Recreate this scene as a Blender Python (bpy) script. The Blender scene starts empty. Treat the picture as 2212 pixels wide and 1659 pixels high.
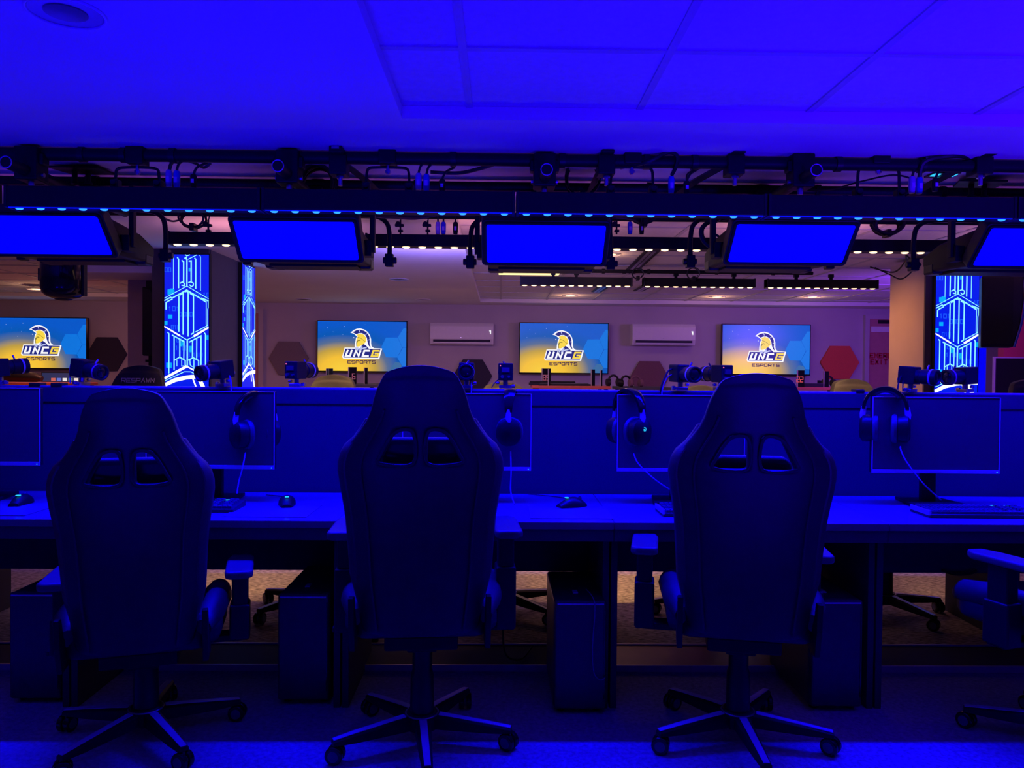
import bpy, bmesh, math, random
from mathutils import Matrix, Vector
random.seed(7)
PI = math.pi
scn = bpy.context.scene
C = scn.collection

# ------------------------------------------------------------------ camera
FPX = 1662.0
cam_d = bpy.data.cameras.new('camera'); cam = bpy.data.objects.new('camera', cam_d); C.objects.link(cam)
cam_d.sensor_fit = 'HORIZONTAL'; cam_d.sensor_width = 36.0; cam_d.lens = 36.0 * FPX / 2212.0
cam_d.clip_start = 0.05; cam_d.clip_end = 60
CAMR = (Matrix.Rotation(math.radians(-0.9), 3, 'Z') @ Matrix.Rotation(math.radians(90 - 1.0), 3, 'X')
        @ Matrix.Rotation(0.0085, 3, 'Z'))
CAMP = Vector((0, 0, 1.3))
cam.matrix_world = Matrix.Translation(CAMP) @ CAMR.to_4x4()
scn.camera = cam

def P(px, py, d):
    """point of the room seen at photograph pixel (px,py) on the plane Y=d"""
    v = CAMR @ Vector(((px - 1106.0) / FPX, -(py - 829.5) / FPX, -1.0))
    return CAMP + v * (d / v.y)

# ------------------------------------------------------------------ world, view
w = bpy.data.worlds.new('world'); scn.world = w; w.use_nodes = True
w.node_tree.nodes['Background'].inputs[0].default_value = (0.02, 0.012, 0.09, 1)
w.node_tree.nodes['Background'].inputs[1].default_value = 0.12
scn.view_settings.view_transform = 'Standard'; scn.view_settings.look = 'None'
scn.view_settings.gamma = 1; scn.view_settings.use_curve_mapping = False
scn.view_settings.exposure = 0.0
scn.cycles.use_denoising = True
scn.cycles.sample_clamp_indirect = 4.0
scn.cycles.max_bounces = 8

# ------------------------------------------------------------------ lights
BLUE = (0.006, 0.0, 1.0)
def area(name, loc, target, sx, sy, power, col, spread=180):
    l = bpy.data.lights.new(name, 'AREA'); l.shape = 'RECTANGLE'; l.size = sx; l.size_y = sy
    l.energy = power; l.color = col; l.spread = math.radians(spread)
    o = bpy.data.objects.new(name, l); C.objects.link(o); o.location = loc
    o.rotation_euler = (Vector(target) - Vector(loc)).to_track_quat('-Z', 'Y').to_euler()
    o.visible_camera = False
    return o
# soft panels over the desks (facing the players and down)
for k in range(5):
    X = -1.877 + k * 1.03
    area('panel_lamp', (X, 3.22, 1.80), (X, 2.45, 0.9), 0.44, 0.16, 12, (0.001, 0.0, 1.0))
# blue battens on the front truss, shining straight down and washing the ceiling
for k in range(5):
    X = -1.48 + k * 1.03
    area('batten_lamp', (X, 3.11, 1.90), (X, 2.97, 0.0), 0.95, 0.03, 29, (0.001, 0.0, 1.0), 130)
# added fill lights on the floor, out of view, to brighten the ceiling
for X, pw, rr in ((-2.6, 8.5, 0.006), (-0.9, 10, 0.007), (0.8, 14, 0.016), (2.5, 22, 0.045)):
    area('ceiling_fill_light', (X, 0.25, 0.35), (X, 2.1, 2.2), 0.5, 0.2, pw, (rr, 0.0, 1.0), 75)
# warm battens: middle row and back row
for k in range(4):
    area('warm_batten_lamp', (-1.25 + k * 1.03, 4.05, 1.90), (-1.25 + k * 1.03, 4.75, 0.0), 0.95, 0.04, 4.2, (1.0, 0.52, 0.22), 62)
for k in range(5):
    area('pink_ceiling_fill', (-3.2 + k * 1.7, 4.75, 1.75), (-3.2 + k * 1.7, 4.9, 2.2), 0.9, 0.2, 2.0, (1.0, 0.34, 0.45), 110)  # added pink fill for the ceiling behind the truss, not a batten
for k in range(3):
    area('violet_ceiling_fill', (-2.0 + k * 2.0, 3.85, 1.96), (-2.0 + k * 2.0, 3.80, 2.2), 1.6, 0.06, 0.8, (0.45, 0.05, 1.0))  # added violet fill for the ceiling between the pipes, no fixture there
for k in range(3):
    X = 0.67 + k * 1.08
    area('warm_batten_lamp', (X, 6.72, 2.0), (X, 7.2, 0.0), 0.95, 0.04, 3.2, (1.0, 0.42, 0.22))
area('warm_room_fill', (-4.6, 8.0, 2.0), (-4.6, 8.6, 0), 0.6, 0.6, 14, (1.0, 0.32, 0.22))  # warm fill light without a fixture, far left of the room
area('warm_room_fill', (2.7, 6.3, 2.05), (3.4, 6.2, 1.1), 0.3, 0.1, 1.9, (1.0, 0.36, 0.08), 120)  # added fill that warms the right pillar's side, no lamp hangs here
area('warm_room_fill', (-0.8, 7.8, 2.0), (-0.8, 8.4, 0), 0.6, 0.6, 12, (1.0, 0.42, 0.35))  # warm fill light without a fixture, middle of the far room
area('violet_room_fill', (-0.5, 5.4, 2.0), (-0.5, 10.0, 1.4), 0.8, 0.3, 24, (0.26, 0.18, 1.0))  # added violet fill towards the far wall, not a lamp of the room
area('violet_room_fill', (4.6, 6.9, 1.9), (4.0, 10.6, 1.5), 0.8, 0.3, 42, (0.24, 0.04, 1.0))  # added violet fill tinting the right part of the far wall

# ------------------------------------------------------------------ materials
MATS = {}
def mat(name, col, rough=0.5, metal=0.0, noise=0.0, nscale=20.0, bump=0.0, bscale=200.0, spec=0.5, emit=None, estr=1.0, stretch=None):
    if name in MATS: return MATS[name]
    m = bpy.data.materials.new(name); m.use_nodes = True; nt = m.node_tree; b = nt.nodes['Principled BSDF']
    b.inputs['Base Color'].default_value = (*col, 1); b.inputs['Roughness'].default_value = rough
    b.inputs['Metallic'].default_value = metal; b.inputs['Specular IOR Level'].default_value = spec
    tc = nt.nodes.new('ShaderNodeTexCoord'); src = tc.outputs['Object']
    if stretch:
        mp = nt.nodes.new('ShaderNodeMapping'); mp.inputs['Scale'].default_value = stretch
        nt.links.new(src, mp.inputs['Vector']); src = mp.outputs['Vector']
    if noise > 0:
        n = nt.nodes.new('ShaderNodeTexNoise'); n.inputs['Scale'].default_value = nscale; n.inputs['Detail'].default_value = 5
        nt.links.new(src, n.inputs['Vector'])
        r = nt.nodes.new('ShaderNodeValToRGB')
        r.color_ramp.elements[0].position = 0.3; r.color_ramp.elements[1].position = 0.7
        r.color_ramp.elements[0].color = (*[c * (1 - noise) for c in col], 1)
        r.color_ramp.elements[1].color = (*[min(1, c * (1 + noise)) for c in col], 1)
        nt.links.new(n.outputs['Fac'], r.inputs['Fac']); nt.links.new(r.outputs['Color'], b.inputs['Base Color'])
    if bump > 0:
        n2 = nt.nodes.new('ShaderNodeTexNoise'); n2.inputs['Scale'].default_value = bscale; n2.inputs['Detail'].default_value = 3
        nt.links.new(src, n2.inputs['Vector'])
        bp = nt.nodes.new('ShaderNodeBump'); bp.inputs['Strength'].default_value = bump; bp.inputs['Distance'].default_value = 0.01
        nt.links.new(n2.outputs['Fac'], bp.inputs['Height']); nt.links.new(bp.outputs['Normal'], b.inputs['Normal'])
    if emit:
        b.inputs['Emission Color'].default_value = (*emit, 1); b.inputs['Emission Strength'].default_value = estr
    MATS[name] = m
    return m
def emat(name, col, s=1.0):
    if name in MATS: return MATS[name]
    return mat(name, (0.02, 0.02, 0.02), 0.4, emit=col, estr=s)

M = dict(
 ceil=mat('ceiling_paint', (0.78, 0.77, 0.76), 0.85, noise=0.03, nscale=2, bump=0.05, bscale=60),
 tile=mat('ceiling_tile', (0.74, 0.73, 0.72), 0.9, noise=0.05, nscale=40, bump=0.15, bscale=150),
 grid=mat('ceiling_grid', (0.55, 0.55, 0.55), 0.6, noise=0.04),
 wall=mat('wall_paint', (0.50, 0.45, 0.48), 0.8, noise=0.04, nscale=3, bump=0.05, bscale=120),
 redwall=mat('red_wall_surface', (0.42, 0.04, 0.05), 0.75, noise=0.05, nscale=3),  # even red base colour for the side wall section
 pillar=mat('pillar_paint', (0.60, 0.50, 0.42), 0.75, noise=0.04, nscale=4),
 darkpaint=mat('dark_pillar_cladding', (0.09, 0.08, 0.10), 0.6, noise=0.05),
 black=mat('black_plastic', (0.014, 0.014, 0.016), 0.42, spec=0.35, noise=0.1, nscale=60),
 blackm=mat('black_metal', (0.012, 0.012, 0.014), 0.5, 0.0, spec=0.25, noise=0.1, nscale=40, bump=0.05),
 gloss=mat('gloss_black', (0.01, 0.01, 0.012), 0.12),
 steel=mat('brushed_steel', (0.45, 0.45, 0.48), 0.3, 0.9, noise=0.05),
 chrome=mat('bright_steel', (0.7, 0.7, 0.72), 0.2, 1.0),
 leather=mat('black_leather', (0.028, 0.026, 0.029), 0.55, noise=0.12, nscale=30, bump=0.12, bscale=260),
 leather2=mat('bolster_leather', (0.060, 0.040, 0.045), 0.5, noise=0.12, nscale=30, bump=0.12, bscale=260),
 greyleather=mat('olive_grey_leather', (0.055, 0.052, 0.042), 0.55, spec=0.3, noise=0.12, nscale=20, bump=0.08, bscale=200),  # slightly lighter olive-grey leather for the far chairs
 pad=mat('armrest_pad', (0.10, 0.10, 0.11), 0.45, noise=0.08),
 desk=mat('desk_laminate', (0.24, 0.23, 0.24), 0.28, noise=0.05, nscale=8, bump=0.01),
 deskedge=mat('desk_edge_band', (0.10, 0.095, 0.09), 0.5, noise=0.05),
 screenfab=mat('divider_fabric', (0.052, 0.052, 0.065), 0.85, noise=0.08, nscale=160, bump=0.1, bscale=400),
 cap=mat('divider_cap', (0.42, 0.36, 0.33), 0.4, noise=0.05),
 panelboard=mat('modesty_board', (0.05, 0.05, 0.055), 0.7, noise=0.08),
 leggleam=mat('leg_gleam_strip', (0.65, 0.65, 0.70), 0.35, noise=0.05),  # pale colour standing in for the highlight on the chair legs
 carpetf=mat('carpet_front', (0.46, 0.45, 0.46), 0.95, noise=0.3, nscale=60, bump=0.6, bscale=180),
 redlid=mat('reddish_lid', (0.55, 0.22, 0.12), 0.4, noise=0.12, nscale=6),  # reddish colour of one raceway cover
 alu=mat('raceway_aluminium', (0.70, 0.62, 0.60), 0.4, 0.1, noise=0.06),
 pc=mat('pc_case_black', (0.05, 0.05, 0.055), 0.38, noise=0.08, nscale=50),
 scr=mat('monitor_glass', (0.10, 0.10, 0.105), 0.32, noise=0.03, spec=0.6),
 silver=mat('monitor_silver', (0.75, 0.75, 0.78), 0.35, 0.2, noise=0.03),
 key=mat('keycap', (0.14, 0.14, 0.16), 0.4, noise=0.1),
 mousepad=mat('mouse_mat', (0.20, 0.20, 0.22), 0.6, noise=0.08, nscale=80),
 white=mat('white_plastic', (0.75, 0.73, 0.74), 0.45, noise=0.02),
 conn_b=mat('blue_connector', (0.03, 0.06, 0.6), 0.4, noise=0.03),
 conn_w=mat('white_connector', (0.5, 0.5, 0.6), 0.4, noise=0.03),
 hexd=mat('hexagon_navy_felt', (0.035, 0.028, 0.06), 0.95, noise=0.1, nscale=120),
 hexg=mat('hexagon_grey_felt', (0.22, 0.17, 0.19), 0.95, noise=0.1, nscale=120),
 hexp=mat('hexagon_plum_felt', (0.20, 0.09, 0.10), 0.95, noise=0.1, nscale=120),
 hexr=mat('hexagon_red_felt', (0.75, 0.10, 0.06), 0.9, noise=0.08, nscale=120),
 door=mat('door_red_tint', (0.50, 0.20, 0.22), 0.6, noise=0.05),
 redtxt=mat('red_lettering', (0.45, 0.02, 0.03), 0.5),
 redfab=mat('red_table_top', (0.60, 0.12, 0.07), 0.5, noise=0.06),
 cable=mat('black_cable', (0.012, 0.012, 0.014), 0.5, noise=0.05),
 cordb=mat('grey_cord', (0.30, 0.30, 0.36), 0.4, noise=0.05),
 pinkring=mat('lens_ring_copper', (0.85, 0.40, 0.32), 0.3, 0.2),
 ringm=mat('pipe_rim', (0.55, 0.55, 0.62), 0.35, 0.3),
 e_blue=emat('soft_panel_blue', (0.0, 0.0, 1.0), 1.6),
 e_led=emat('led_blue', (0.02, 0.22, 1.0), 2.2),
 e_strip=emat('bar_edge_glow', (0.0, 0.005, 1.0), 0.9),
 e_warm=emat('led_warm', (1.0, 0.62, 0.30), 3.2),
 e_down=emat('downlight_warm', (1.0, 0.50, 0.22), 4.0),
 e_tube=emat('ceiling_panel_yellow', (1.0, 0.80, 0.30), 1.6),
 e_cyan=emat('status_cyan', (0.02, 0.55, 1.0), 1.2),
 e_white=emat('logo_white', (0.95, 0.95, 1.0), 1.0),
 e_navy=emat('logo_navy', (0.012, 0.02, 0.22), 1.0),
 e_gold=emat('logo_gold', (1.0, 0.72, 0.07), 0.95),
 e_lil=emat('logo_lilac', (0.55, 0.60, 0.95), 0.9),
 e_olive=emat('logo_shade', (0.25, 0.20, 0.03), 0.8),
 e_dark=emat('logo_text_dark', (0.05, 0.02, 0.05), 1.0),
 e_hex=emat('screen_hex_blue', (0.0, 0.19, 0.80), 0.9),
 e_hex2=emat('screen_hex_slate', (0.04, 0.16, 0.38), 0.9),
 e_colbg=emat('led_wall_blue', (0.0, 0.012, 0.85), 1.0),
 e_colline=emat('led_wall_line', (0.28, 0.86, 1.0), 1.1),
 e_colwhite=emat('led_wall_white', (0.95, 1.0, 0.95), 1.3),
 e_colsq=emat('led_wall_square', (0.0, 0.42, 1.0), 1.0),
 e_coldig=emat('led_wall_digit', (0.01, 0.12, 0.95), 1.0),
)

def carpet_far():
    m = bpy.data.materials.new('carpet_tile'); m.use_nodes = True; nt = m.node_tree; b = nt.nodes['Principled BSDF']
    tc = nt.nodes.new('ShaderNodeTexCoord'); mp = nt.nodes.new('ShaderNodeMapping')
    mp.inputs['Scale'].default_value = (14, 60, 14); nt.links.new(tc.outputs['Object'], mp.inputs['Vector'])
    n = nt.nodes.new('ShaderNodeTexNoise'); n.inputs['Scale'].default_value = 2.2; n.inputs['Detail'].default_value = 8
    nt.links.new(mp.outputs['Vector'], n.inputs['Vector'])
    r = nt.nodes.new('ShaderNodeValToRGB'); e = r.color_ramp.elements
    e[0].position = 0.38; e[0].color = (0.16, 0.13, 0.10, 1); e[1].position = 0.62; e[1].color = (0.68, 0.60, 0.44, 1)
    nt.links.new(n.outputs['Fac'], r.inputs['Fac']); nt.links.new(r.outputs['Color'], b.inputs['Base Color'])
    b.inputs['Roughness'].default_value = 0.95
    bp = nt.nodes.new('ShaderNodeBump'); bp.inputs['Strength'].default_value = 0.5; bp.inputs['Distance'].default_value = 0.01
    nt.links.new(n.outputs['Fac'], bp.inputs['Height']); nt.links.new(bp.outputs['Normal'], b.inputs['Normal'])
    return m
M['carpet'] = carpet_far()

def tv_mat():
    m = bpy.data.materials.new('tv_picture'); m.use_nodes = True; nt = m.node_tree; b = nt.nodes['Principled BSDF']
    b.inputs['Base Color'].default_value = (0.01, 0.01, 0.01, 1); b.inputs['Roughness'].default_value = 0.25
    tc = nt.nodes.new('ShaderNodeTexCoord')
    mp = nt.nodes.new('ShaderNodeMapping'); mp.inputs['Location'].default_value = (0.27, 0, 0.52)
    mp.inputs['Scale'].default_value = (1.0, 0.0, 1.65); nt.links.new(tc.outputs['Object'], mp.inputs['Vector'])
    ln = nt.nodes.new('ShaderNodeVectorMath'); ln.operation = 'LENGTH'; nt.links.new(mp.outputs['Vector'], ln.inputs[0])
    r = nt.nodes.new('ShaderNodeValToRGB'); e = r.color_ramp.elements
    e[0].position = 0.0; e[0].color = (1.0, 0.66, 0.05, 1); e[1].position = 1.0; e[1].color = (0.0, 0.10, 0.62, 1)
    for p, c in ((0.28, (0.95, 0.55, 0.04, 1)), (0.46, (0.55, 0.36, 0.06, 1)), (0.62, (0.10, 0.16, 0.30, 1)), (0.78, (0.0, 0.10, 0.48, 1))):
        k = e.new(p); k.color = c
    nt.links.new(ln.outputs['Value'], r.inputs['Fac'])
    nt.links.new(r.outputs['Color'], b.inputs['Emission Color']); b.inputs['Emission Strength'].default_value = 0.95
    return m
M['tv'] = tv_mat()

# ------------------------------------------------------------------ mesh helpers
class MB:
    def __init__(s): s.bm = bmesh.new()
    def _add(s, verts, faces):
        vs = [s.bm.verts.new(v) for v in verts]
        for f in faces:
            try: s.bm.faces.new([vs[i] for i in f])
            except ValueError: pass
        return vs
    def box(s, x0, x1, y0, y1, z0, z1, mtx=None):
        v = [Vector(p) for p in ((x0,y0,z0),(x1,y0,z0),(x1,y1,z0),(x0,y1,z0),(x0,y0,z1),(x1,y0,z1),(x1,y1,z1),(x0,y1,z1))]
        if mtx is not None: v = [mtx @ p for p in v]
        s._add(v, [(0,3,2,1),(4,5,6,7),(0,1,5,4),(1,2,6,5),(2,3,7,6),(3,0,4,7)]); return s
    def tube(s, pts, r, seg=10, closed=False, caps=True):
        pts = [Vector(p) for p in pts]; n = len(pts)
        rr = r if isinstance(r, (list, tuple)) else [r] * n
        t0 = (pts[1] - pts[0]).normalized()
        up = Vector((0,0,1)) if abs(t0.z) < 0.9 else Vector((1,0,0))
        nrm = t0.cross(up).normalized(); rings = []
        for i in range(n):
            if closed: t = (pts[(i+1) % n] - pts[i-1]).normalized()
            elif i == 0: t = (pts[1]-pts[0]).normalized()
            elif i == n-1: t = (pts[-1]-pts[-2]).normalized()
            else: t = (pts[i+1]-pts[i-1]).normalized()
            nrm = (nrm - t * nrm.dot(t)).normalized(); bn = t.cross(nrm)
            rings.append([s.bm.verts.new(pts[i] + (nrm*math.cos(a)+bn*math.sin(a))*rr[i]) for a in [2*PI*k/seg for k in range(seg)]])
        m = n if closed else n-1
        for i in range(m):
            a, b = rings[i], rings[(i+1) % n]
            for k in range(seg):
                s.bm.faces.new((a[k], a[(k+1)%seg], b[(k+1)%seg], b[k]))
        if caps and not closed:
            s.bm.faces.new(rings[0]); s.bm.faces.new(list(reversed(rings[-1])))
        return s
    def cyl(s, p0, p1, r, r1=None, seg=20): return s.tube([p0, p1], [r, r if r1 is None else r1], seg)
    def lathe(s, prof, mtx=None, seg=24):
        rings = []
        for (r, z) in prof:
            ring = []
            for k in range(seg):
                p = Vector((r*math.cos(2*PI*k/seg), r*math.sin(2*PI*k/seg), z))
                ring.append(s.bm.verts.new(mtx @ p if mtx is not None else p))
            rings.append(ring)
        for a, b in zip(rings, rings[1:]):
            for k in range(seg): s.bm.faces.new((a[k], a[(k+1)%seg], b[(k+1)%seg], b[k]))
        s.bm.faces.new(list(reversed(rings[0]))); s.bm.faces.new(rings[-1]); return s
    def prism(s, poly, fn, t):
        """poly: list of 2-D points; fn(u,v,w)->3-D; w runs 0..t"""
        n = len(poly)
        a = [s.bm.verts.new(fn(u, v, 0)) for u, v in poly]; b = [s.bm.verts.new(fn(u, v, t)) for u, v in poly]
        s.bm.faces.new(list(reversed(a))); s.bm.faces.new(b)
        for i in range(n): s.bm.faces.new((a[i], a[(i+1)%n], b[(i+1)%n], b[i]))
        return s
    def strokes(s, pts, wd, fn, t):
        """flat bar along a 2-D polyline with mitred corners"""
        pts = [Vector((p[0], p[1])) for p in pts]; n = len(pts); L = []; R = []
        for i in range(n):
            if i == 0: d = (pts[1]-pts[0]).normalized(); nn = Vector((-d.y, d.x)); k = 1; q = pts[0] - d*wd*0.5*0.6
            elif i == n-1: d = (pts[-1]-pts[-2]).normalized(); nn = Vector((-d.y, d.x)); k = 1; q = pts[-1] + d*wd*0.5*0.6
            else:
                d1 = (pts[i]-pts[i-1]).normalized(); d2 = (pts[i+1]-pts[i]).normalized(); d = (d1+d2)
                d = d.normalized() if d.length > 1e-4 else d1
                nn = Vector((-d.y, d.x)); k = min(2.0, 1/max(0.35, nn.dot(Vector((-d1.y, d1.x))))); q = pts[i]
            L.append(q + nn*wd*0.5*k); R.append(q - nn*wd*0.5*k)
        for i in range(n-1):
            s.prism([tuple(L[i]), tuple(L[i+1]), tuple(R[i+1]), tuple(R[i])], fn, t)
        return s
    def build(s, name, m, parent=None, bevel=0, smooth=False, seg=2, subs=0):
        bmesh.ops.recalc_face_normals(s.bm, faces=s.bm.faces)
        me = bpy.data.meshes.new(name); s.bm.to_mesh(me); s.bm.free()
        me.materials.append(m if not isinstance(m, str) else M[m])
        if smooth:
            for p in me.polygons: p.use_smooth = True
            try: me.set_sharp_from_angle(angle=math.radians(40))
            except Exception: pass
        o = bpy.data.objects.new(name, me); C.objects.link(o)
        if parent: o.parent = parent
        if bevel:
            b = o.modifiers.new('bevel', 'BEVEL'); b.width = bevel; b.segments = seg; b.limit_method = 'ANGLE'; b.harden_normals = False
        if subs:
            b = o.modifiers.new('sub', 'SUBSURF'); b.levels = subs; b.render_levels = subs
        return o

def tag(o, label=None, cat=None, group=None, kind=None):
    if label: o['label'] = label
    if cat: o['category'] = cat
    if group: o['group'] = group
    if kind: o['kind'] = kind
    return o
def thing(name, label, cat, loc=(0,0,0), rz=0, group=None):
    o = bpy.data.objects.new(name, None); C.objects.link(o); o.location = loc; o.rotation_euler = (0,0,rz)
    return tag(o, label, cat, group)
def dup(root, loc=None, rz=None, label=None, group=None, parent=None):
    r = root.copy(); C.objects.link(r)
    if parent: r.parent = parent
    if loc is not None: r.location = loc
    if rz is not None: r.rotation_euler = (0,0,rz)
    if label: r['label'] = label
    if group: r['group'] = group
    for ch in [c for c in root.children]: dup(ch, parent=r)
    return r
def catmull(pts, n=6, closed=False):
    pts = [Vector(p) for p in pts]; out = []; N = len(pts)
    rng = range(N) if closed else range(N-1)
    for i in rng:
        if closed: a, b, c, d = pts[i-1], pts[i], pts[(i+1)%N], pts[(i+2)%N]
        else: a, b, c, d = pts[max(i-1,0)], pts[i], pts[i+1], pts[min(i+2,N-1)]
        for k in range(n):
            t = k/n
            out.append(0.5*((2*b)+(c-a)*t+(2*a-5*b+4*c-d)*t*t+(3*b-a-3*c+d)*t**3))
    if not closed: out.append(pts[-1])
    return out
def rrect(x0, x1, z0, z1, r, n=4):
    out = []
    for cx, cz, a0 in ((x1-r, z1-r, 0), (x0+r, z1-r, 90), (x0+r, z0+r, 180), (x1-r, z0+r, 270)):
        for k in range(n+1):
            a = math.radians(a0 + 90*k/n); out.append((cx+r*math.cos(a), cz+r*math.sin(a)))
    return out
FONT = {
 'E': [[(1,1),(0,1),(0,0),(1,0)],[(0,.5),(.85,.5)]], 'S': [[(1,1),(0,1),(0,.5),(1,.5),(1,0),(0,0)]],
 'P': [[(0,0),(0,1),(1,1),(1,.45),(0,.45)]], 'O': [[(0,0),(0,1),(1,1),(1,0),(0,0)]], 'R': [[(0,0),(0,1),(1,1),(1,.45),(0,.45)],[(.45,.45),(1,0)]],
 'T': [[(0,1),(1,1)],[(.5,1),(.5,0)]], 'A': [[(0,0),(.5,1),(1,0)],[(.22,.35),(.78,.35)]], 'W': [[(0,1),(.25,0),(.5,.8),(.75,0),(1,1)]],
 'N': [[(0,0),(0,1),(1,0),(1,1)]], 'M': [[(0,0),(0,1),(.5,.35),(1,1),(1,0)]], 'G': [[(1,1),(0,1),(0,0),(1,0),(1,.5),(.5,.5)]],
 'C': [[(1,1),(0,1),(0,0),(1,0)]], 'Y': [[(0,1),(.5,.5),(1,1)],[(.5,.5),(.5,0)]], 'X': [[(0,0),(1,1)],[(0,1),(1,0)]], 'I': [[(.5,0),(.5,1)]],
 'L': [[(0,1),(0,0),(1,0)]], '0': [[(0,0),(0,1),(1,1),(1,0),(0,0)]], '1': [[(.2,.8),(.5,1),(.5,0)]], '2': [[(0,1),(1,1),(1,.5),(0,.5),(0,0),(1,0)]],
 '6': [[(1,1),(0,1),(0,0),(1,0),(1,.5),(0,.5)]], '8': [[(0,.5),(0,1),(1,1),(1,.5),(0,.5),(0,0),(1,0),(1,.5)]], '9': [[(1,.5),(0,.5),(0,1),(1,1),(1,0),(0,0)]],
 'D': [[(0,0),(0,1),(.8,1),(1,.8),(1,.2),(.8,0),(0,0)]],
 '3': [[(0,1),(1,1),(1,0),(0,0)],[(0.2,.5),(1,.5)]], ' ': [], }
def write(mb, text, u0, v0, w, h, gap, sw, fn, t):
    u = u0
    for ch in text:
        for st in FONT[ch]: mb.strokes([(u + a*w, v0 + b*h) for a, b in st], sw, fn, t)
        u += w + gap

# ------------------------------------------------------------------ the room
CZ = 2.20; TZ = 2.243
FAR = 10.62
def struct(mb, name, m, **k):
    o = mb.build(name, m, **k); o['kind'] = 'structure'; return o
mb = MB(); mb.box(-7.3, 7.6, 3.40, FAR, -0.05, 0); struct(mb, 'floor', 'carpet')
mb = MB(); mb.box(-7.3, 7.6, -3.1, 3.40, -0.05, 0); struct(mb, 'floor', 'carpetf')
# ceiling with the recessed trays left open
T1 = (-0.36, 5.2, -2.4, 2.77); T2 = (-0.27, 5.4, 4.35, 10.15); T3 = (-6.6, -3.35, 6.6, 9.9)
mb = MB()
def cb(x0, x1, y0, y1): mb.box(x0, x1, y0, y1, CZ, CZ + 0.12)
cb(-7.3, T1[0], -3.1, T1[3]); cb(T1[1], 7.6, -3.1, T1[3]); cb(T1[0], T1[1], -3.1, T1[2])
cb(-7.3, 7.6, T1[3], T2[2])
cb(-7.3, T2[0], T2[2], T3[2]); cb(T3[1], T2[0], T3[2], T3[3]); cb(-7.3, T3[0], T3[2], T3[3]); cb(-7.3, T2[0], T3[3], FAR)
cb(T2[0], T2[1], T2[3], FAR); cb(T2[1], 7.6, T2[2], FAR)
struct(mb, 'ceiling', 'ceil')
mb = MB()
for t in (T1, T2, T3): mb.box(t[0]-0.028, t[1]+0.028, t[2]-0.028, t[3]+0.028, TZ, TZ + 0.05)
til = struct(mb, 'ceiling', 'tile')
def grid(t, xs, ys, n):
    mb = MB()
    for x in xs: mb.box(x-0.012, x+0.012, t[2], t[3], TZ-0.006, TZ+0.001)
    for y in ys: mb.box(t[0], t[1], y-0.012, y+0.012, TZ-0.005, TZ+0.001)
    struct(mb, 'trim_%d' % n, 'grid')
grid(T1, [-0.117+0.61*k for k in range(9)], [2.27-0.61*k for k in range(8)], 1)
grid(T2, [0.0+0.61*k for k in range(9)], [9.9-0.61*k for k in range(10)], 2)
grid(T3, [-6.1+0.61*k for k in range(5)], [9.7-0.61*k for k in range(6)], 3)
mb = MB()
for t in (T1, T2, T3):      # painted lip round each tray
    for x0, x1, y0, y1 in ((t[0]-0.03, t[0]+0.003, t[2], t[3]-0.003), (t[1]-0.003, t[1]+0.03, t[2], t[3]-0.003), (t[0]-0.03, t[1]+0.03, t[3]-0.003, t[3]+0.03), (t[0]-0.03, t[1]+0.03, t[2]-0.03, t[2]+0.003)):
        mb.box(x0, x1, y0, y1, CZ-0.004, TZ-0.001)
struct(mb, 'trim_4', 'ceil')
mb = MB(); mb.box(-7.3, 7.6, FAR, FAR+0.1, 0, TZ+0.05); struct(mb, 'wall_far', 'wall')
mb = MB(); mb.box(-7.4, -7.3, -3.1, FAR+0.1, 0, TZ+0.05); struct(mb, 'wall_left', 'wall')
mb = MB(); mb.box(7.6, 7.7, -3.1, FAR+0.1, 0, TZ+0.05); struct(mb, 'wall_right', 'wall')
mb = MB(); mb.box(-7.4, 7.7, -3.2, -3.1, 0, TZ+0.05); struct(mb, 'wall_near', 'wall')
mb = MB(); mb.box(5.55, 7.6, 8.4, 8.5, 0, CZ); struct(mb, 'wall_side', 'redwall')
mb = MB(); mb.box(-7.3, 5.5, FAR-0.012, FAR, 0, 0.1); struct(mb, 'baseboard_far', 'darkpaint')
# pillars
def pillar(x0, x1, y0, y1, n, front):
    mb = MB(); mb.box(x0, x1, y0+0.02, y1, 0, CZ); struct(mb, 'wall_pillar_%s' % n, 'pillar')
    mb = MB(); mb.box(x0-0.004, x1+0.004, y0, y0+0.02, 0, CZ); struct(mb, 'trim_%s' % n, 'darkpaint')
pillar(-2.645, -2.225, 5.9, 6.98, 'left', 0)
pillar(3.283, 3.735, 5.9, 6.45, 'right', 0)
mb = MB(); mb.box(-2.225, -2.213, 5.92, 6.98, 0, CZ); struct(mb, 'trim_5', 'darkpaint')
mb = MB(); mb.box(-3.12, -2.72, 6.5, 6.8, 0, CZ-0.0); struct(mb, 'wall_partition', 'pillar')
mb = MB(); mb.box(-3.5, -2.66, 6.0, 6.5, 2.03, CZ); struct(mb, 'trim_6', 'ceil', bevel=0.004)

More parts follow.
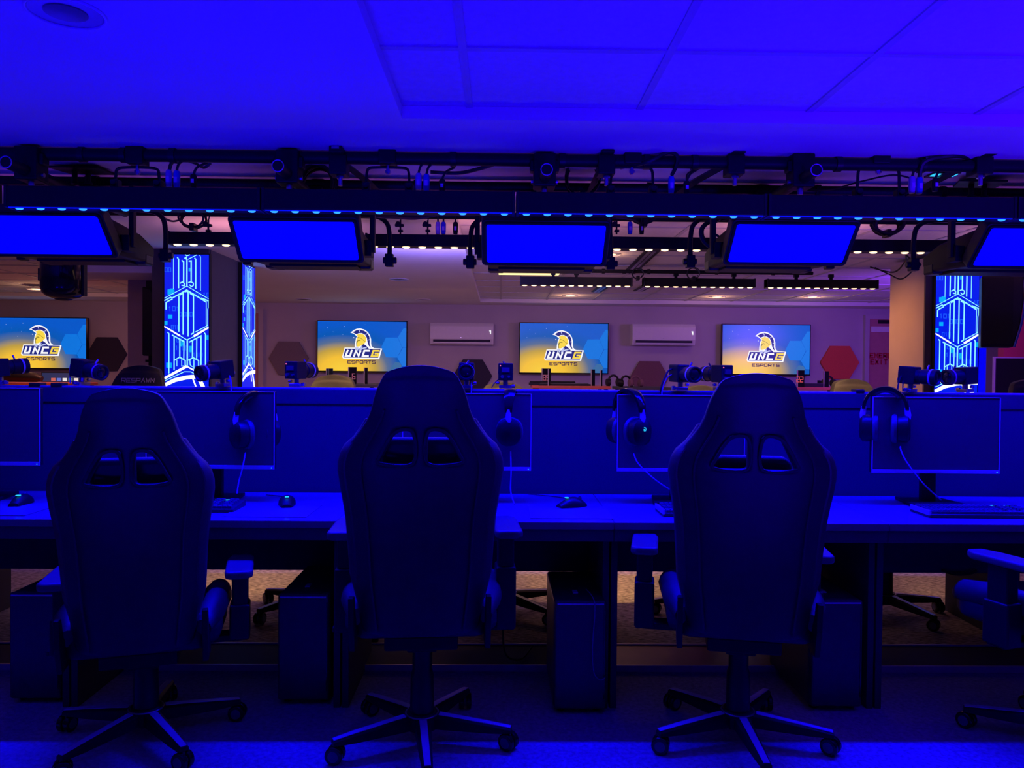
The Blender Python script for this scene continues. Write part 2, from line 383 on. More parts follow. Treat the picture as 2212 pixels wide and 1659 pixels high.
# doors in the far wall, with their red lettering
def door(x0, x1, n, tx):
    z1 = P(1880, 690, FAR).z
    mb = MB(); mb.box(x0, x1, FAR-0.05, FAR, 0, z1); d = struct(mb, 'door_%d' % n, 'door')
    mb = MB()
    for a, b, c, e in ((x0-0.06, x0, 0, z1+0.06), (x1, x1+0.06, 0, z1+0.06), (x0, x1, z1, z1+0.06)):
        mb.box(a, b, FAR-0.065, FAR, c, e)
    mb.build('door_frame', 'wall', d)
    fn = lambda u, v, q: Vector((u, FAR-0.052-q, v))
    z = P(1900, 773, FAR).z
    mb = MB(); write(mb, 'EMERGENCY', tx, z, 0.040, 0.060, 0.022, 0.018, fn, 0.003)
    write(mb, 'EXIT ONLY', tx+0.01, z-0.088, 0.040, 0.060, 0.022, 0.018, fn, 0.003); mb.build('door_lettering', 'redtxt', d)
    mb = MB(); mb.box(x0+0.02, x0+0.30, FAR-0.066, FAR-0.05, z1-0.18, z1-0.10); mb.build('door_closer', 'white', d, bevel=0.004)
    mb = MB(); mb.box(x0+0.08, x1-0.08, FAR-0.10, FAR-0.05, 0.95, 1.02); mb.build('push_bar', 'steel', d, bevel=0.008)
    mb = MB(); mb.box(x0+0.12, x0+0.30, FAR-0.055, FAR-0.05, z1-0.06, z1-0.01); mb.build('notice_plate', 'black', d)
xr = P(1876, 770, FAR).x
door(xr-0.02, xr+0.95, 1, xr+0.0)
xl = P(561, 770, FAR).x
door(xl-0.97, xl, 2, xl-0.60)

# ------------------------------------------------------------------ ceiling lights
def downlight(px, py, lit, label, r=0.075, z=None, rz=0):
    z = z or CZ
    v = P(px, py, 1.0) - CAMP; k = (z - CAMP.z) / v.z; p = CAMP + v * k
    t = thing('downlight', label, 'ceiling light', (p.x, p.y, z), 0, None)
    mb = MB(); mb.tube([(r*1.06*math.cos(a), r*1.06*math.sin(a), -0.003) for a in [2*PI*k/32 for k in range(32)]], r*0.05, 8, closed=True); mb.build('trim_ring', 'white', t, smooth=True)
    mb = MB(); mb.lathe([(r*1.03, -0.001), (r*1.0, -0.004), (r*0.6, -0.003)], None, 32); mb.build('reflector', mat('can_reflector', (0.22, 0.22, 0.26), 0.35), t, smooth=True)
    mb = MB(); mb.lathe([(r*0.60, -0.0045), (r*0.3, -0.0075), (0.002, -0.008)], None, 24); mb.build('lamp_lens', 'e_down' if lit else 'pad', t, smooth=True)
    if lit:
        l = bpy.data.lights.new('downlight_lamp', 'POINT'); l.energy = lit*0.4; l.color = (1, 0.5, 0.28); l.shadow_soft_size = 0.05
        o = bpy.data.objects.new('downlight_lamp', l); C.objects.link(o); o.location = (p.x, p.y, z - 0.08)
    return t
downlight(142, 25, 0, 'unlit round recessed downlight in the ceiling at top left, nearest the viewer', 0.085)
downlight(80, 624, 5, 'lit recessed downlight in the far left ceiling behind the black dome fixture', 0.10)
downlight(862, 603, 0, 'unlit recessed downlight above and left of the left wall air conditioner', 0.09)
downlight(656, 646, 0, 'unlit recessed downlight above the television beside the glowing left column', 0.09)
downlight(914, 647, 0, 'unlit recessed downlight straight above the left wall air conditioner', 0.09)
downlight(1318, 549, 3, 'lit downlight just right of the centre blue soft panel', 0.08, TZ)
downlight(1232, 638, 5, 'lit downlight under the leftmost far warm light bar', 0.09, TZ)
downlight(1549, 641, 5, 'lit downlight below the middle far warm light bar', 0.09, TZ)
downlight(1755, 641, 5, 'lit downlight below the rightmost far warm light bar', 0.09, TZ)
# yellow ceiling panel
t = thing('ceiling_panel_light', 'glowing yellow rectangular ceiling light behind the leftmost far warm light bar', 'ceiling light', (0.27, 7.15, TZ))
mb = MB(); mb.box(-0.32, 0.32, -0.36, 0.36, -0.012, -0.001); mb.build('frame', 'white', t)
mb = MB(); mb.box(-0.29, 0.29, -0.33, 0.33, -0.016, -0.012); mb.build('diffuser', 'e_tube', t)
# long dark ceiling slots
for i, (a, b) in enumerate((((1288, 630), (1312, 612)), ((1378, 628), (1400, 616)), ((1358, 590), (1410, 540)))):
    def cp(px, py):
        v = P(px, py, 1.0) - CAMP; k = (TZ - 0.004 - CAMP.z) / v.z; return CAMP + v * k
    p, q = cp(*a), cp(*b); d = (q - p); L = d.length; ang = math.atan2(d.y, d.x)
    t = thing('air_diffuser', ['slim dark slot diffuser right of the lit downlight in the far tiled ceiling', 'bluish slot diffuser between the left and middle far warm light bars', 'long dark slot diffuser in the tiled ceiling left of the fourth blue panel'][i], 'air vent', tuple(p), ang, 'slot diffusers in the tiled ceiling')
    mb = MB(); mb.box(0, L, -0.06, 0.06, -0.008, 0.0); mb.build('slot_frame', 'blackm', t)
    mb = MB(); mb.box(0.02, L-0.02, -0.03, -0.005, -0.011, -0.008); mb.box(0.02, L-0.02, 0.005, 0.03, -0.011, -0.008); mb.build('blade', 'steel', t)

# ------------------------------------------------------------------ televisions
def tvmap(w, h): return lambda x, y: ((x-1080)/1990*w, -(y-657.5)/1115*h)
def make_tv():
    W, H = 1.20, 0.672
    t = thing('television', '', 'television')
    mb = MB(); mb.box(-W/2-0.014, W/2+0.014, 0.0, 0.05, -H/2-0.018, H/2+0.012); mb.build('bezel', 'gloss', t, bevel=0.004)
    mb = MB(); mb.box(-0.2, 0.2, 0.05, 0.115, -0.15, 0.15); mb.build('wall_mount', 'blackm', t)
    mb = MB(); mb.box(-W/2, W/2, -0.003, 0.0, -H/2, H/2); s = mb.build('screen', 'tv', t)
    mp = tvmap(W, H)
    def layer(k): return lambda u, v, q: Vector((mp(u, v)[0], -0.0035 - k*0.0006 - q, mp(u, v)[1]))
    def poly(name, m, k, *ps):
        mb = MB()
        for p in ps: mb.prism(p, layer(k), 0.0005)
        mb.build(name, m, s)
    poly('screen_hexagon', 'e_hex', 0, [(1620,455),(1880,455),(1985,680),(1870,905),(1625,900),(1515,670)])
    poly('screen_hexagon', 'e_hex', 0, [(1885,450),(2015,240),(2075,240),(2075,680),(1990,680)], [(1875,905),(2000,685),(2075,685),(2075,1100),(1985,1095)])
    poly('screen_hexagon', 'e_hex2', 0, [(1740,1130),(1830,1010),(1930,1020),(1980,1100),(1900,1210),(1710,1210)])
    poly('logo_outline', 'e_white', 1, [(820,355),(900,290),(960,265),(1040,255),(1130,280),(1210,335),(1260,410),(1285,500),(1285,590),(1295,650),(1350,697),(1535,705),(1470,945),(660,940),(635,900),(690,690),(915,690),(920,600),(935,530),(945,470),(970,440),(945,420),(890,375)])
    poly('logo_crest', 'e_navy', 2, [(870,345),(950,300),(1040,285),(1130,310),(1200,360),(1245,440),(1255,520),(1250,600),(1280,690),(1230,640),(1205,560),(1190,470),(1150,400),(1080,362),(1010,362),(950,390)], [(705,715),(1500,715),(1445,915),(680,915),(662,890)], [(1020,715),(1110,600),(1170,640),(1200,672),(1240,716)])
    mb = MB()
    for a in ([(1010,285),(1030,335)], [(1200,365),(1165,395)], [(1250,510),(1225,515)]): mb.strokes(a, 16, layer(3), 0.0005)
    mb.prism([(1010,770),(1050,665),(1095,655),(1080,700),(1150,670),(1200,695),(1110,720)], layer(3), 0.0005)
    mb.prism([(915,690),(1000,680),(1000,740),(985,760)], layer(3), 0.0005)
    mb.build('logo_highlight', 'e_lil', s)
    poly('logo_helmet', 'e_gold', 3, [(960,400),(1040,370),(1120,395),(1170,460),(1178,550),(1130,600),(1080,632),(1020,662),(962,668),(950,600),(955,530),(970,480),(985,440)])
    mb = MB(); mb.strokes([(960,550),(958,600),(962,660)], 14, layer(4), 0.0005); mb.strokes([(968,575),(985,535),(1010,522),(1040,532)], 16, layer(4), 0.0005)
    mb.strokes([(978,452),(1060,482),(1150,552)], 9, layer(4), 0.0005); mb.build('logo_line', 'e_olive', s)
    mb = MB()
    for a in ([(762,752),(714,878),(812,878),(852,752)], [(900,885),(945,762),(1005,878),(1050,762)], [(1245,757),(1135,757),(1097,878),(1222,878)]):
        mb.strokes(a, 42, layer(4), 0.0005)
    mb.build('logo_letters', 'e_white', s)
    mb = MB(); mb.strokes([(1468,757),(1338,757),(1296,878),(1432,878),(1450,818),(1378,818)], 40, layer(4), 0.0005); mb.build('logo_letter_g', 'e_gold', s)
    mb = MB(); u = 763
    for ch in 'ESPORTS':
        for st in FONT[ch]: mb.strokes([(u + a*66, 1042 - b*56) for a, b in st], 17, layer(1), 0.0005)
        u += 92
    mb.build('logo_caption', 'e_dark', s)
    mb = MB()
    for x, y, r in ((680,215,10),(895,465,16),(305,250,8),(650,400,6),(430,330,5),(1150,160,4),(240,420,5),(560,520,5)):
        mb.prism([(x-r,y),(x,y-r),(x+r,y),(x,y+r)], layer(1), 0.0005)
    mb.build('star_speck', 'e_lil', s)
    return t
tv0 = make_tv()
TVS = [(89, 741, 'lit wall television at the far left edge, above the orange tabletop'), (782, 748, 'lit wall television between the glowing left column and the left air conditioner'),
       (1218, 752, 'lit wall television between the two air conditioners'), (1655, 755, 'lit wall television between the right air conditioner and the red hexagon')]
for i, (px, py, lb) in enumerate(TVS):
    p = P(px, py, FAR - 0.12)
    (tv0 if i == 0 else None)
    if i == 0: tv0.location = p; tag(tv0, lb, 'television', 'wall televisions with the helmet logo')
    else: dup(tv0, p, 0, lb)

# ------------------------------------------------------------------ air conditioners
def make_ac():
    t = thing('air_conditioner', '', 'air conditioner', group='wall mounted air conditioners')
    mb = MB(); mb.prism([(0, 0.145), (-0.17, 0.145), (-0.20, 0.10), (-0.20, -0.07), (-0.17, -0.145), (0, -0.145)], lambda u, v, q: Vector((q-0.43, u+0.0, v)), 0.86); mb.build('casing', 'white', t, bevel=0.008)
    mb = MB(); mb.box(-0.385, 0.385, -0.203, -0.17, -0.112, -0.082); mb.build('outlet_slot', 'hexd', t)
    mb = MB(); mb.box(-0.38, 0.38, -0.21, -0.196, -0.132, -0.118); mb.build('louver', 'white', t)
    mb = MB(); mb.prism([(0.37,0.045),(0.395,0.045),(0.395,-0.005),(0.385,0.0),(0.38,0.02)], lambda u, v, q: Vector((u, -0.2015-q, v)), 0.002); mb.build('display_mark', 'e_white', t)
    mb = MB(); mb.box(-0.02, 0.0, -0.203, -0.2, -0.055, -0.048); mb.build('badge', 'steel', t)
    return t
ac = make_ac(); ac.location = P(999, 722, FAR); ac['label'] = 'white wall air conditioner above the black hexagon, left of the middle television'
dup(ac, P(1428, 724, FAR), 0, 'white wall air conditioner above the plum hexagon, right of the middle television')

# ------------------------------------------------------------------ hexagon felt panels
for px, py, m, lb in ((233, 765, 'hexd', 'black hexagonal wall panel right of the leftmost television'), (625, 774, 'hexg', 'grey mauve hexagonal wall panel beside the left emergency door'),
        (1021, 812, 'hexd', 'dark navy hexagonal wall panel below the left air conditioner'), (1402, 816, 'hexp', 'plum hexagonal wall panel below the right air conditioner'),
        (1812, 783, 'hexr', 'bright red hexagonal wall panel right of the rightmost television')):
    p = P(px, py, FAR); R_ = 0.27
    mb = MB(); mb.prism([(R_*math.cos(k*PI/3), R_*0.98*math.sin(k*PI/3)) for k in range(6)], lambda u, v, q: Vector((u, -q, v)), 0.04)
    o = mb.build('hexagon_panel', m, bevel=0.004); o.location = p; tag(o, lb, 'wall panel', 'hexagonal felt wall panels')

# ------------------------------------------------------------------ LED wall columns
def make_led(side=False):
    t = thing('led_screen', '', 'led screen')
    W = 0.332; H = 2.06
    mb = MB(); mb.box(-W/2-0.008, W/2+0.008, 0, 0.035, -H, 0.008); mb.build('cabinet', 'black', t)
    mb = MB(); mb.box(-W/2, W/2, -0.003, 0, -H, 0); s = mb.build('screen', 'e_colbg', t)
    def L(k): return lambda u, v, q: Vector(((max(176, min(1118, u))-647)/937*W, -0.0035-k*0.0006-q, -(v-105)/937*W))
    K = [([(355,105),(370,130),(370,840)],12),([(455,170),(478,210),(478,815)],26),([(550,235),(585,260),(585,690)],28),([(655,215),(655,780)],28),([(700,245),(745,240),(745,690)],28),
     ([(820,180),(842,205),(842,825)],26),([(925,120),(942,150),(942,870)],14),([(620,112),(655,132),(710,112)],20),([(610,185),(640,165),(640,200)],30),([(680,205),(860,112)],16),
     ([(510,715),(560,690),(600,720),(600,770),(548,758)],26),([(690,700),(740,684),(790,710),(790,760),(750,788),(712,750)],22),
     ([(180,1035),(655,775),(1112,1040)],16),([(180,1085),(310,1018),(345,1032),(650,860),(860,985),(1065,1112)],28),([(345,1055),(240,1110),(215,1135),(215,1270)],26),
     ([(1065,1112),(1065,1590),(1082,1606),(1095,1590),(1095,1260),(1108,1235),(1108,1080)],15),([(965,1030),(1108,1085)],30),
     ([(485,985),(485,1740)],24),([(510,962),(575,928),(575,1800)],26),([(620,895),(660,885),(682,910),(682,1840)],26),([(725,932),(795,972),(795,1770),(748,1800)],26),
     ([(835,1750),(1095,1610)],18),([(505,1832),(655,1920),(800,1850)],18),
     ([(250,1765),(275,1790),(275,2630)],24),([(345,1820),(600,1960)],26),([(385,1852),(385,2560)],24),([(505,1930),(505,2290),(400,2350)],24),([(505,2290),(620,2360),(620,2500)],26),([(595,1955),(590,2320)],22),
     ([(665,1925),(665,2480)],30),([(710,1965),(955,1832),(955,2590)],26),([(775,1945),(775,2300)],24),([(865,1890),(862,2330)],22),([(690,2350),(790,2298),(905,2360),(905,2470),(860,2520)],26),
     ([(1030,1770),(1050,1795),(1050,2570)],24),([(445,2350),(445,2480)],14),([(545,2340),(545,2480),(590,2470)],14),([(720,2350),(725,2450),(770,2490)],18),([(805,2340),(805,2530)],20),
     ([(200,2790),(600,2600),(740,2600),(830,2650)],18)]
    mb = MB()
    for p, wd in K: mb.strokes(p, wd, L(1), 0.0005)
    mb.build('line_pattern', 'e_colline', s)
    mb = MB()
    for p, wd in (([(180,1642),(505,1832)],34),([(815,1835),(1112,1658)],46),([(190,2735),(640,2490)],56),([(665,2490),(960,2650)],28),([(190,2880),(400,2780),(640,2722),(960,2690),(1110,2690)],84),([(770,2710),(850,2920)],30),([(900,2710),(1010,2940)],80),([(1010,2940),(1100,3200)],80)):
        mb.strokes(p, wd, L(2), 0.0005)
    mb.build('bold_line_pattern', 'e_colwhite', s)
    mb = MB()
    for x0, y0, x1, y1 in ((245,850,390,960),(255,1385,345,1470),(180,1520,245,1610),(220,2410,335,2520),(1065,1815,1115,1920),(510,1920,600,2060),(700,2050,760,2180),(690,390,730,460),(300,830,380,870)):
        mb.prism([(x0,y0),(x1,y0),(x1,y1),(x0,y1)], L(0), 0.0005)
    mb.build('pixel_square', 'e_colsq', s)
    mb = MB()
    for tx, x, y, c in (('00',190,475,50),('0110',840,1000,55),('101',265,1300,60),('0000',490,1415,52),('010',325,1695,42),('1100',415,2135,48),('0110',710,2280,50),('01',440,1970,46)):
        for i, ch in enumerate(tx):
            for st in FONT[ch]: mb.strokes([(x+i*(c+24)+a*c, y-b*85) for a, b in st], 14, L(0.5), 0.0005)
    mb.build('binary_digits', 'e_coldig', s)
    return t
led = make_led()
pL = P(403.5, 550, 5.86); led.location = (pL.x, 5.86, pL.z); tag(led, 'glowing blue circuit-pattern screen on the front of the left pillar', 'led screen', 'glowing pillar screens')
pR = P(2069, 588, 5.86); dup(led, (pR.x, 5.86, pL.z), 0, 'glowing blue circuit-pattern screen on the right pillar, beside the hanging black speaker')
dup(led, (-2.178, 6.70, 2.185), PI/2, 'narrow-looking blue circuit screen on the side face of the left pillar')
mb = MB(); mb.box(0, 0.05, 0, 0.012, -2.0, 0); o = mb.build('led_light_strip', emat('led_strip_blue', (0.0, 0.0, 1.0), 0.9)); o.location = (pR.x+0.182, 5.86, 2.16)
tag(o, 'vertical plain blue light strip on the right edge of the right pillar', 'light strip')

# ------------------------------------------------------------------ speakers
p = P(2165, 672, 5.4)
t = thing('hanging_speaker', 'large black curved speaker hanging right of the right pillar screen', 'speaker', (p.x, 5.4, p.z), -0.5)
hh = 0.255; wv = 0.128
prof = [(-wv, hh), (wv*0.98, hh), (wv*1.0, hh*0.3), (wv*0.86, -hh*0.35), (wv*0.55, -hh), (-wv, -hh)]
mb = MB(); mb.prism(prof, lambda u, v, q: Vector((u, q, v)), 0.24); mb.build('cabinet', 'black', t, bevel=0.008)
mb = MB(); mb.tube(catmull([(wv*1.02, -0.01, hh), (wv*1.04, -0.01, hh*0.3), (wv*0.9, -0.01, -hh*0.35), (wv*0.58, -0.01, -hh)], 5), 0.008, 6); mb.build('edge_trim', 'conn_b', t)
mb = MB(); mb.box(-wv+0.01, wv*0.5, -0.006, 0, -hh+0.02, hh-0.02); mb.build('grille', 'blackm', t)
mb = MB(); mb.cyl((0, 0.15, hh), (0, 0.15, CZ-p.z), 0.015); mb.build('hanger', 'blackm', t)
p = P(320, 692, 6.15)
t = thing('hanging_speaker', 'slim black speaker on a bracket left of the left pillar screen', 'speaker', (p.x, 6.15, p.z))
mb = MB(); mb.prism([(-0.05, 0.27), (0.02, 0.25), (0.06, 0.15), (0.055, -0.2), (0.03, -0.28), (-0.05, -0.28)], lambda u, v, q: Vector((u, q, v)), 0.22); mb.build('cabinet', 'black', t, bevel=0.012)
mb = MB(); mb.box(-0.04, 0.05, 0.05, 0.12, 0.26, 0.32); mb.box(-0.05, 0.09, 0.06, 0.08, -0.33, -0.31); mb.box(-0.02, 0.01, 0.05, 0.09, -0.37, -0.27); mb.build('bracket', 'blackm', t)
mb = MB(); mb.box(-0.052, -0.046, 0.02, 0.2, -0.26, 0.25); mb.build('edge_trim', 'pinkring', t)

# dome fixture at left
p = P(137, 600, 4.3)
t = thing('dome_camera', 'black dome-bottomed cylinder hanging below the leftmost blue panel', 'dome camera', (p.x, 4.3, p.z))
mb = MB(); mb.lathe([(0.10, 0.18), (0.112, 0.16), (0.113, 0.0), (0.113, -0.06), (0.104, -0.086), (0.082, -0.106), (0.05, -0.116), (0.02, -0.119)]); mb.build('housing', 'gloss', t, smooth=True)
mb = MB(); mb.lathe([(0.050, -0.112), (0.04, -0.122), (0.025, -0.126), (0.005, -0.127)]); mb.build('lens_cap', 'black', t, smooth=True)
mb = MB(); mb.cyl((0, 0, 0.17), (0, 0, CZ-p.z), 0.02); mb.build('drop_pole', 'blackm', t)
mb = MB(); mb.box(-0.13, -0.105, -0.02, 0.02, -0.02, 0.05); mb.box(0.105, 0.122, -0.02, 0.02, -0.10, 0.08); mb.build('side_arm', 'blackm', t, bevel=0.004)

# television on red side wall
p = P(2232, 850, 8.37)
t = thing('television', 'switched-off black television on the red wall at the right edge', 'television', (p.x, 8.37, p.z))
mb = MB(); mb.box(-0.44, 0.44, 0, 0.03, -0.42, 0.40); mb.build('frame', 'cap', t)
mb = MB(); mb.box(-0.425, 0.425, -0.012, 0, -0.40, 0.385); mb.build('screen', 'gloss', t)

# ------------------------------------------------------------------ far tables, signs, gear
def table(px0, px1, py, d, label, m='redfab', dep=0.6):
    a = P(px0, py, d); b = P(px1, py, d)
    t = thing('high_table', label, 'table', ((a.x+b.x)/2, d, 0), 0, 'high tables in the far half of the room'); hw = abs(b.x-a.x)/2; z = a.z
    mb = MB(); mb.box(-hw, hw, 0, dep, z-0.03, z); mb.build('tabletop', m, t, bevel=0.004)
    for sx in (-1, 1):
        for yy in (0.05, dep-0.05):
            mb = MB(); mb.box(sx*(hw-0.05)-0.02, sx*(hw-0.05)+0.02, yy-0.02, yy+0.02, 0, z-0.03); mb.build('leg', 'blackm', t)
    return t, z
def on(name, lb, cat, px, py, d, group=None):
    p = P(px, py, d); return thing(name, lb, cat, tuple(p), 0, group)
tA, zA = table(-60, 148, 826, 8.2, 'orange topped high table in front of the leftmost television')
tB, zB = table(690, 812, 829, 8.2, 'dark high table below the television left of the first air conditioner', 'panelboard')
tC, zC = table(1150, 1320, 833, 8.2, 'red topped high table below the middle television')
tD, zD = table(1700, 1850, 836, 8.2, 'red topped high table below the rightmost television')
def sign(px, pyt, pyb_z, wpx, d, text, label):
    a = P(px, pyt, d); z0 = pyb_z; h = a.z - z0; wd = wpx/FPX*d
    t = thing('seat_number_sign', label, 'sign', (a.x, d, z0), 0, 'upright seat markers on the far tables')
    mb = MB(); mb.box(-wd/2, wd/2, 0, 0.012, 0, h); mb.build('board', 'gloss', t)
    mb = MB(); mb.box(-wd/2-0.010, -wd/2, -0.002, 0.014, 0, h); mb.build('acrylic_edge', 'cap', t)
    if text:
        mb = MB(); n = len(text); cw = 0.028; fn = lambda u, v, q: Vector((u, -0.001-q, v))
        write(mb, text, wd/2-n*(cw+0.012)-0.004, h*0.30, cw, 0.055, 0.012, 0.009, fn, 0.002); mb.build('number', 'pinkring' if text != '22' else emat('red_numeral', (0.9, 0.1, 0.08), 0.6), t)
sign(762, 793, zB, 16, 8.25, '6', 'dark upright seat sign with a pale number six')
sign(708, 796, zB, 4, 8.3, '', 'slim seat marker leftmost of those under the second television')
sign(715, 796, zB, 8, 8.5, '', 'small dark seat marker with a pale edge, second under the second television')
sign(791, 794, zB, 6, 8.3, '', 'narrow seat marker right of the number six sign')
sign(1181, 796, zC, 18, 8.5, '89', 'dark upright seat sign with slanted pale numerals below the middle television')
sign(1187, 797, zC, 3, 8.22, '', 'thin pale seat marker in front of the slanted numerals sign')
sign(1282, 798, zC, 7, 8.3, '', 'pale seat marker near the right end of the middle red table')
sign(1300, 800, zC, 3, 8.22, '', 'thin seat marker rightmost on the middle red table')
sign(1731, 800, zD, 14, 8.25, '22', 'dark upright seat sign with red number twenty-two')
sign(1786, 802, zD, 10, 8.3, '', 'dark seat marker with pale edge below the red hexagon')
# gear on tables
def lump(name, lb, cat, x, y, z, parts):
    t = thing(name, lb, cat, (x, y, z))
    for nm, m, bx in parts:
        mb = MB(); mb.box(*bx); mb.build(nm, m, t, bevel=0.004)
    return t
pc_ = P(1220, 831, 8.3)
lump('keyboard', 'black keyboard on the red table below the middle television', 'keyboard', pc_.x, 8.28, zC, [('body', 'black', (-0.28, 0.28, 0, 0.14, 0, 0.02)), ('keys', 'key', (-0.26, 0.26, 0.02, 0.12, 0.02, 0.028))])
lump('laptop', 'closed black laptop lying behind the keyboard on the middle red table', 'laptop', pc_.x-0.12, 8.45, zC, [('base', 'black', (-0.26, 0.26, 0, 0.13, 0, 0.03)), ('lid', 'blackm', (-0.25, 0.25, 0, 0.12, 0.03, 0.045))])
pa = P(108, 812, 8.3)
t = thing('monitor', 'low lit monitor under the leftmost television showing a row of small pictures', 'monitor', (pa.x, 8.5, zA))
mb = MB(); mb.box(-0.21, 0.21, 0, 0.03, 0.005, 0.115); mb.build('body', 'black', t)
mb = MB(); mb.box(-0.20, 0.20, -0.004, 0, 0.01, 0.105); s_ = mb.build('screen', emat('far_monitor_navy', (0.01, 0.025, 0.09), 1.0), t)
for k, cc in enumerate(((0.55, 0.12, 0.10), (0.10, 0.16, 0.6), (0.8, 0.75, 0.75), (0.08, 0.2, 0.18), (0.85, 0.7, 0.65))):
    mb = MB(); x = -0.10+k*0.062; mb.box(x, x+0.045, -0.006, -0.004, 0.015, 0.05); mb.build('thumbnail', emat('thumb_%d' % k, cc, 1.0), s_)
pb = P(48, 815, 8.3)
t = thing('keyboard_case', 'long rounded dark case on the orange table left of the lit monitor', 'case', (pb.x, 8.35, zA))
mb = MB(); mb.tube([(-0.3, 0, 0.06), (-0.26, 0, 0.075), (0.12, 0, 0.055), (0.18, 0, 0.04)], [0.045, 0.07, 0.05, 0.03], 14); mb.build('shell', 'black', t, smooth=True)
mb = MB(); mb.tube([(-0.2, -0.03, 0.12), (-0.08, -0.03, 0.14), (0.04, -0.03, 0.11)], 0.008, 8); mb.build('handle', 'blackm', t, smooth=True)
# far headsets on the tables
def small_headset(px, py, d, z, lb, m='black', r=0.06):
    p = P(px, py, d); t = thing('headset', lb, 'headset', (p.x, d, z), 0.3, 'headsets standing on the far tables')
    arc = [(-r*math.cos(a), 0, 0.05+r*1.1*math.sin(a)) for a in [PI*k/10 for k in range(11)]]
    mb = MB(); mb.tube(arc, 0.012, 8); mb.build('headband', m, t, smooth=True)
    for sx in (-1, 1):
        mb = MB(); mb.lathe([(0.018, -0.02), (0.04, -0.018), (0.042, 0.015), (0.02, 0.02)], Matrix.Translation((sx*r, 0, 0.042)) @ Matrix.Rotation(PI/2, 4, 'Y')); mb.build('ear_cup', m, t, smooth=True)
small_headset(1325, 829, 8.3, zC, 'black headset standing at the right end of the middle red table')
tE, zE = table(1340, 1450, 836, 8.2, 'dark high table below the plum hexagon', 'panelboard')
small_headset(1352, 829, 8.35, zE, 'black headset left of the pair below the plum hexagon')
small_headset(1373, 829, 8.3, zE, 'brown tinted headset right of the pair below the plum hexagon', 'hexp')
small_headset(1790, 832, 8.5, zD, 'black headset on the table behind the seat marker under the red hexagon')
p = P(1760, 833, 8.35); lump('game_controller', 'small black controller on the table right of the number twenty-two sign', 'controller', p.x, 8.3, zD, [('body', 'black', (-0.13, 0.10, 0, 0.08, 0, 0.04)), ('stick', 'gloss', (0.02, 0.05, 0.01, 0.04, 0.04, 0.075))])

# ------------------------------------------------------------------ desks and divider
DF, DB, DZ = 2.84, 3.49, 0.74      # desk front, back, top
units = [-3.69 + 1.03*k for k in range(8)]     # left edges
PLACE = ['behind and left of the left chair, at the left picture edge', 'behind the left chair', 'between the left and middle chairs', 'to the right of the middle chair', 'behind the right chair', 'at the right picture edge']
def make_desk(y0, y1, z=DZ, far=False):
    t = thing('gaming_desk', '', 'desk', group='near row of gaming desks' if not far else 'opposite row of gaming desks')
    mb = MB(); mb.box(0.001, 1.029, y0, y1, z-0.028, z); mb.build('desktop', 'desk', t, bevel=0.003)
    mb = MB(); mb.box(0.001, 1.029, y0+(0.012 if not far else 0), y0+0.035, z-0.075, z-0.029); mb.build('front_rail', 'deskedge', t, bevel=0.002)
    for x in (0.004, 1.001):
        mb = MB(); mb.box(x, x+0.025, min(y0, y1)+0.10, max(y0, y1)-0.02, 0.0, z-0.029); mb.build('leg_panel', 'panelboard', t, bevel=0.002)
    mb = MB(); yb = y1-0.05 if not far else y0+0.05
    mb.box(0.03, 1.0, yb-0.02, yb, 0.405, z-0.03); mb.build('modesty_panel', 'panelboard', t)
    return t
dk = make_desk(DF, DB)
lb = ['dark desk outside the picture at far left'] + ['long desk unit '+p for p in ('at the left picture edge beside the left chair', 'behind the left chair', 'between the left and middle chairs', 'with a mouse right of the middle chair', 'behind the right chair', 'at the right edge under the grey-lit monitor', 'beyond the right picture edge')]
lb = ['long desk unit at the left picture edge, left of the left chair', 'desk unit carrying the keyboard right beside the left chair', 'desk unit with the glowing mouse between left and middle chairs',
      'desk unit with the mouse just right of the middle chair', 'desk unit with a keyboard behind the right chair', 'desk unit at the right edge under the grey-lit monitor']
for i, x in enumerate([-2.66, -1.63, -0.6, 0.43, 1.46, 2.49]):
    lbl = ['long desk unit at the left picture edge, behind and left of the left chair', 'desk unit behind the left chair with the leftmost bright mouse beside it', 'desk unit directly behind the middle chair',
           'desk unit between the middle and right chairs, left keyboard on it', 'desk unit right of the right chair under the grey-lit monitor', 'desk unit cut by the right picture edge behind the angled chair'][i]
    if i == 0: dk.location = (x, 0, 0); dk['label'] = lbl
    else: dup(dk, (x, 0, 0), 0, lbl)
dk2 = make_desk(3.56, 4.2, far=True)
for i, x in enumerate([-2.66, -1.63, -0.6, 0.43, 1.46, 2.49]):
    lbl = 'opposite desk seen only underneath, ' + ['behind the leftmost computer tower', 'behind the left chair', 'behind the middle chair', 'behind the front-facing computer tower', 'behind the right chair and tower', 'behind the angled chair at the right edge'][i]
    if i == 0: dk2.location = (x, 0, 0); dk2['label'] = lbl
    else: dup(dk2, (x, 0, 0), 0, lbl)
zt = 1.215
t = thing('desk_divider', 'long dark blue-lit fabric divider screen running behind all the monitors', 'desk divider', (0, 3.505, 0))
mb = MB(); mb.box(-3.3, 3.9, 0, 0.035, 0.45, zt-0.03); mb.build('fabric_panel', 'screenfab', t)
mb = MB(); mb.box(-3.3, 3.9, -0.006, 0.041, zt-0.075, zt-0.008); mb.build('top_rail', 'panelboard', t, bevel=0.003)
mb = MB(); mb.box(-3.3, 3.9, -0.006, 0.041, zt-0.008, zt); mb.build('cap_strip', 'cap', t)
for px in (75, 122):
    p = P(px, 829, 3.5); mb = MB(); mb.box(-0.025, 0.025, -0.01, 0.045, -0.004, 0.012); o = mb.build('cable_clip', 'black', bevel=0.003); o.location = (p.x, 3.505, zt)
    tag(o, 'small black clip on the divider top, %s of the two near the left edge' % ('left' if px == 75 else 'right'), 'clip')
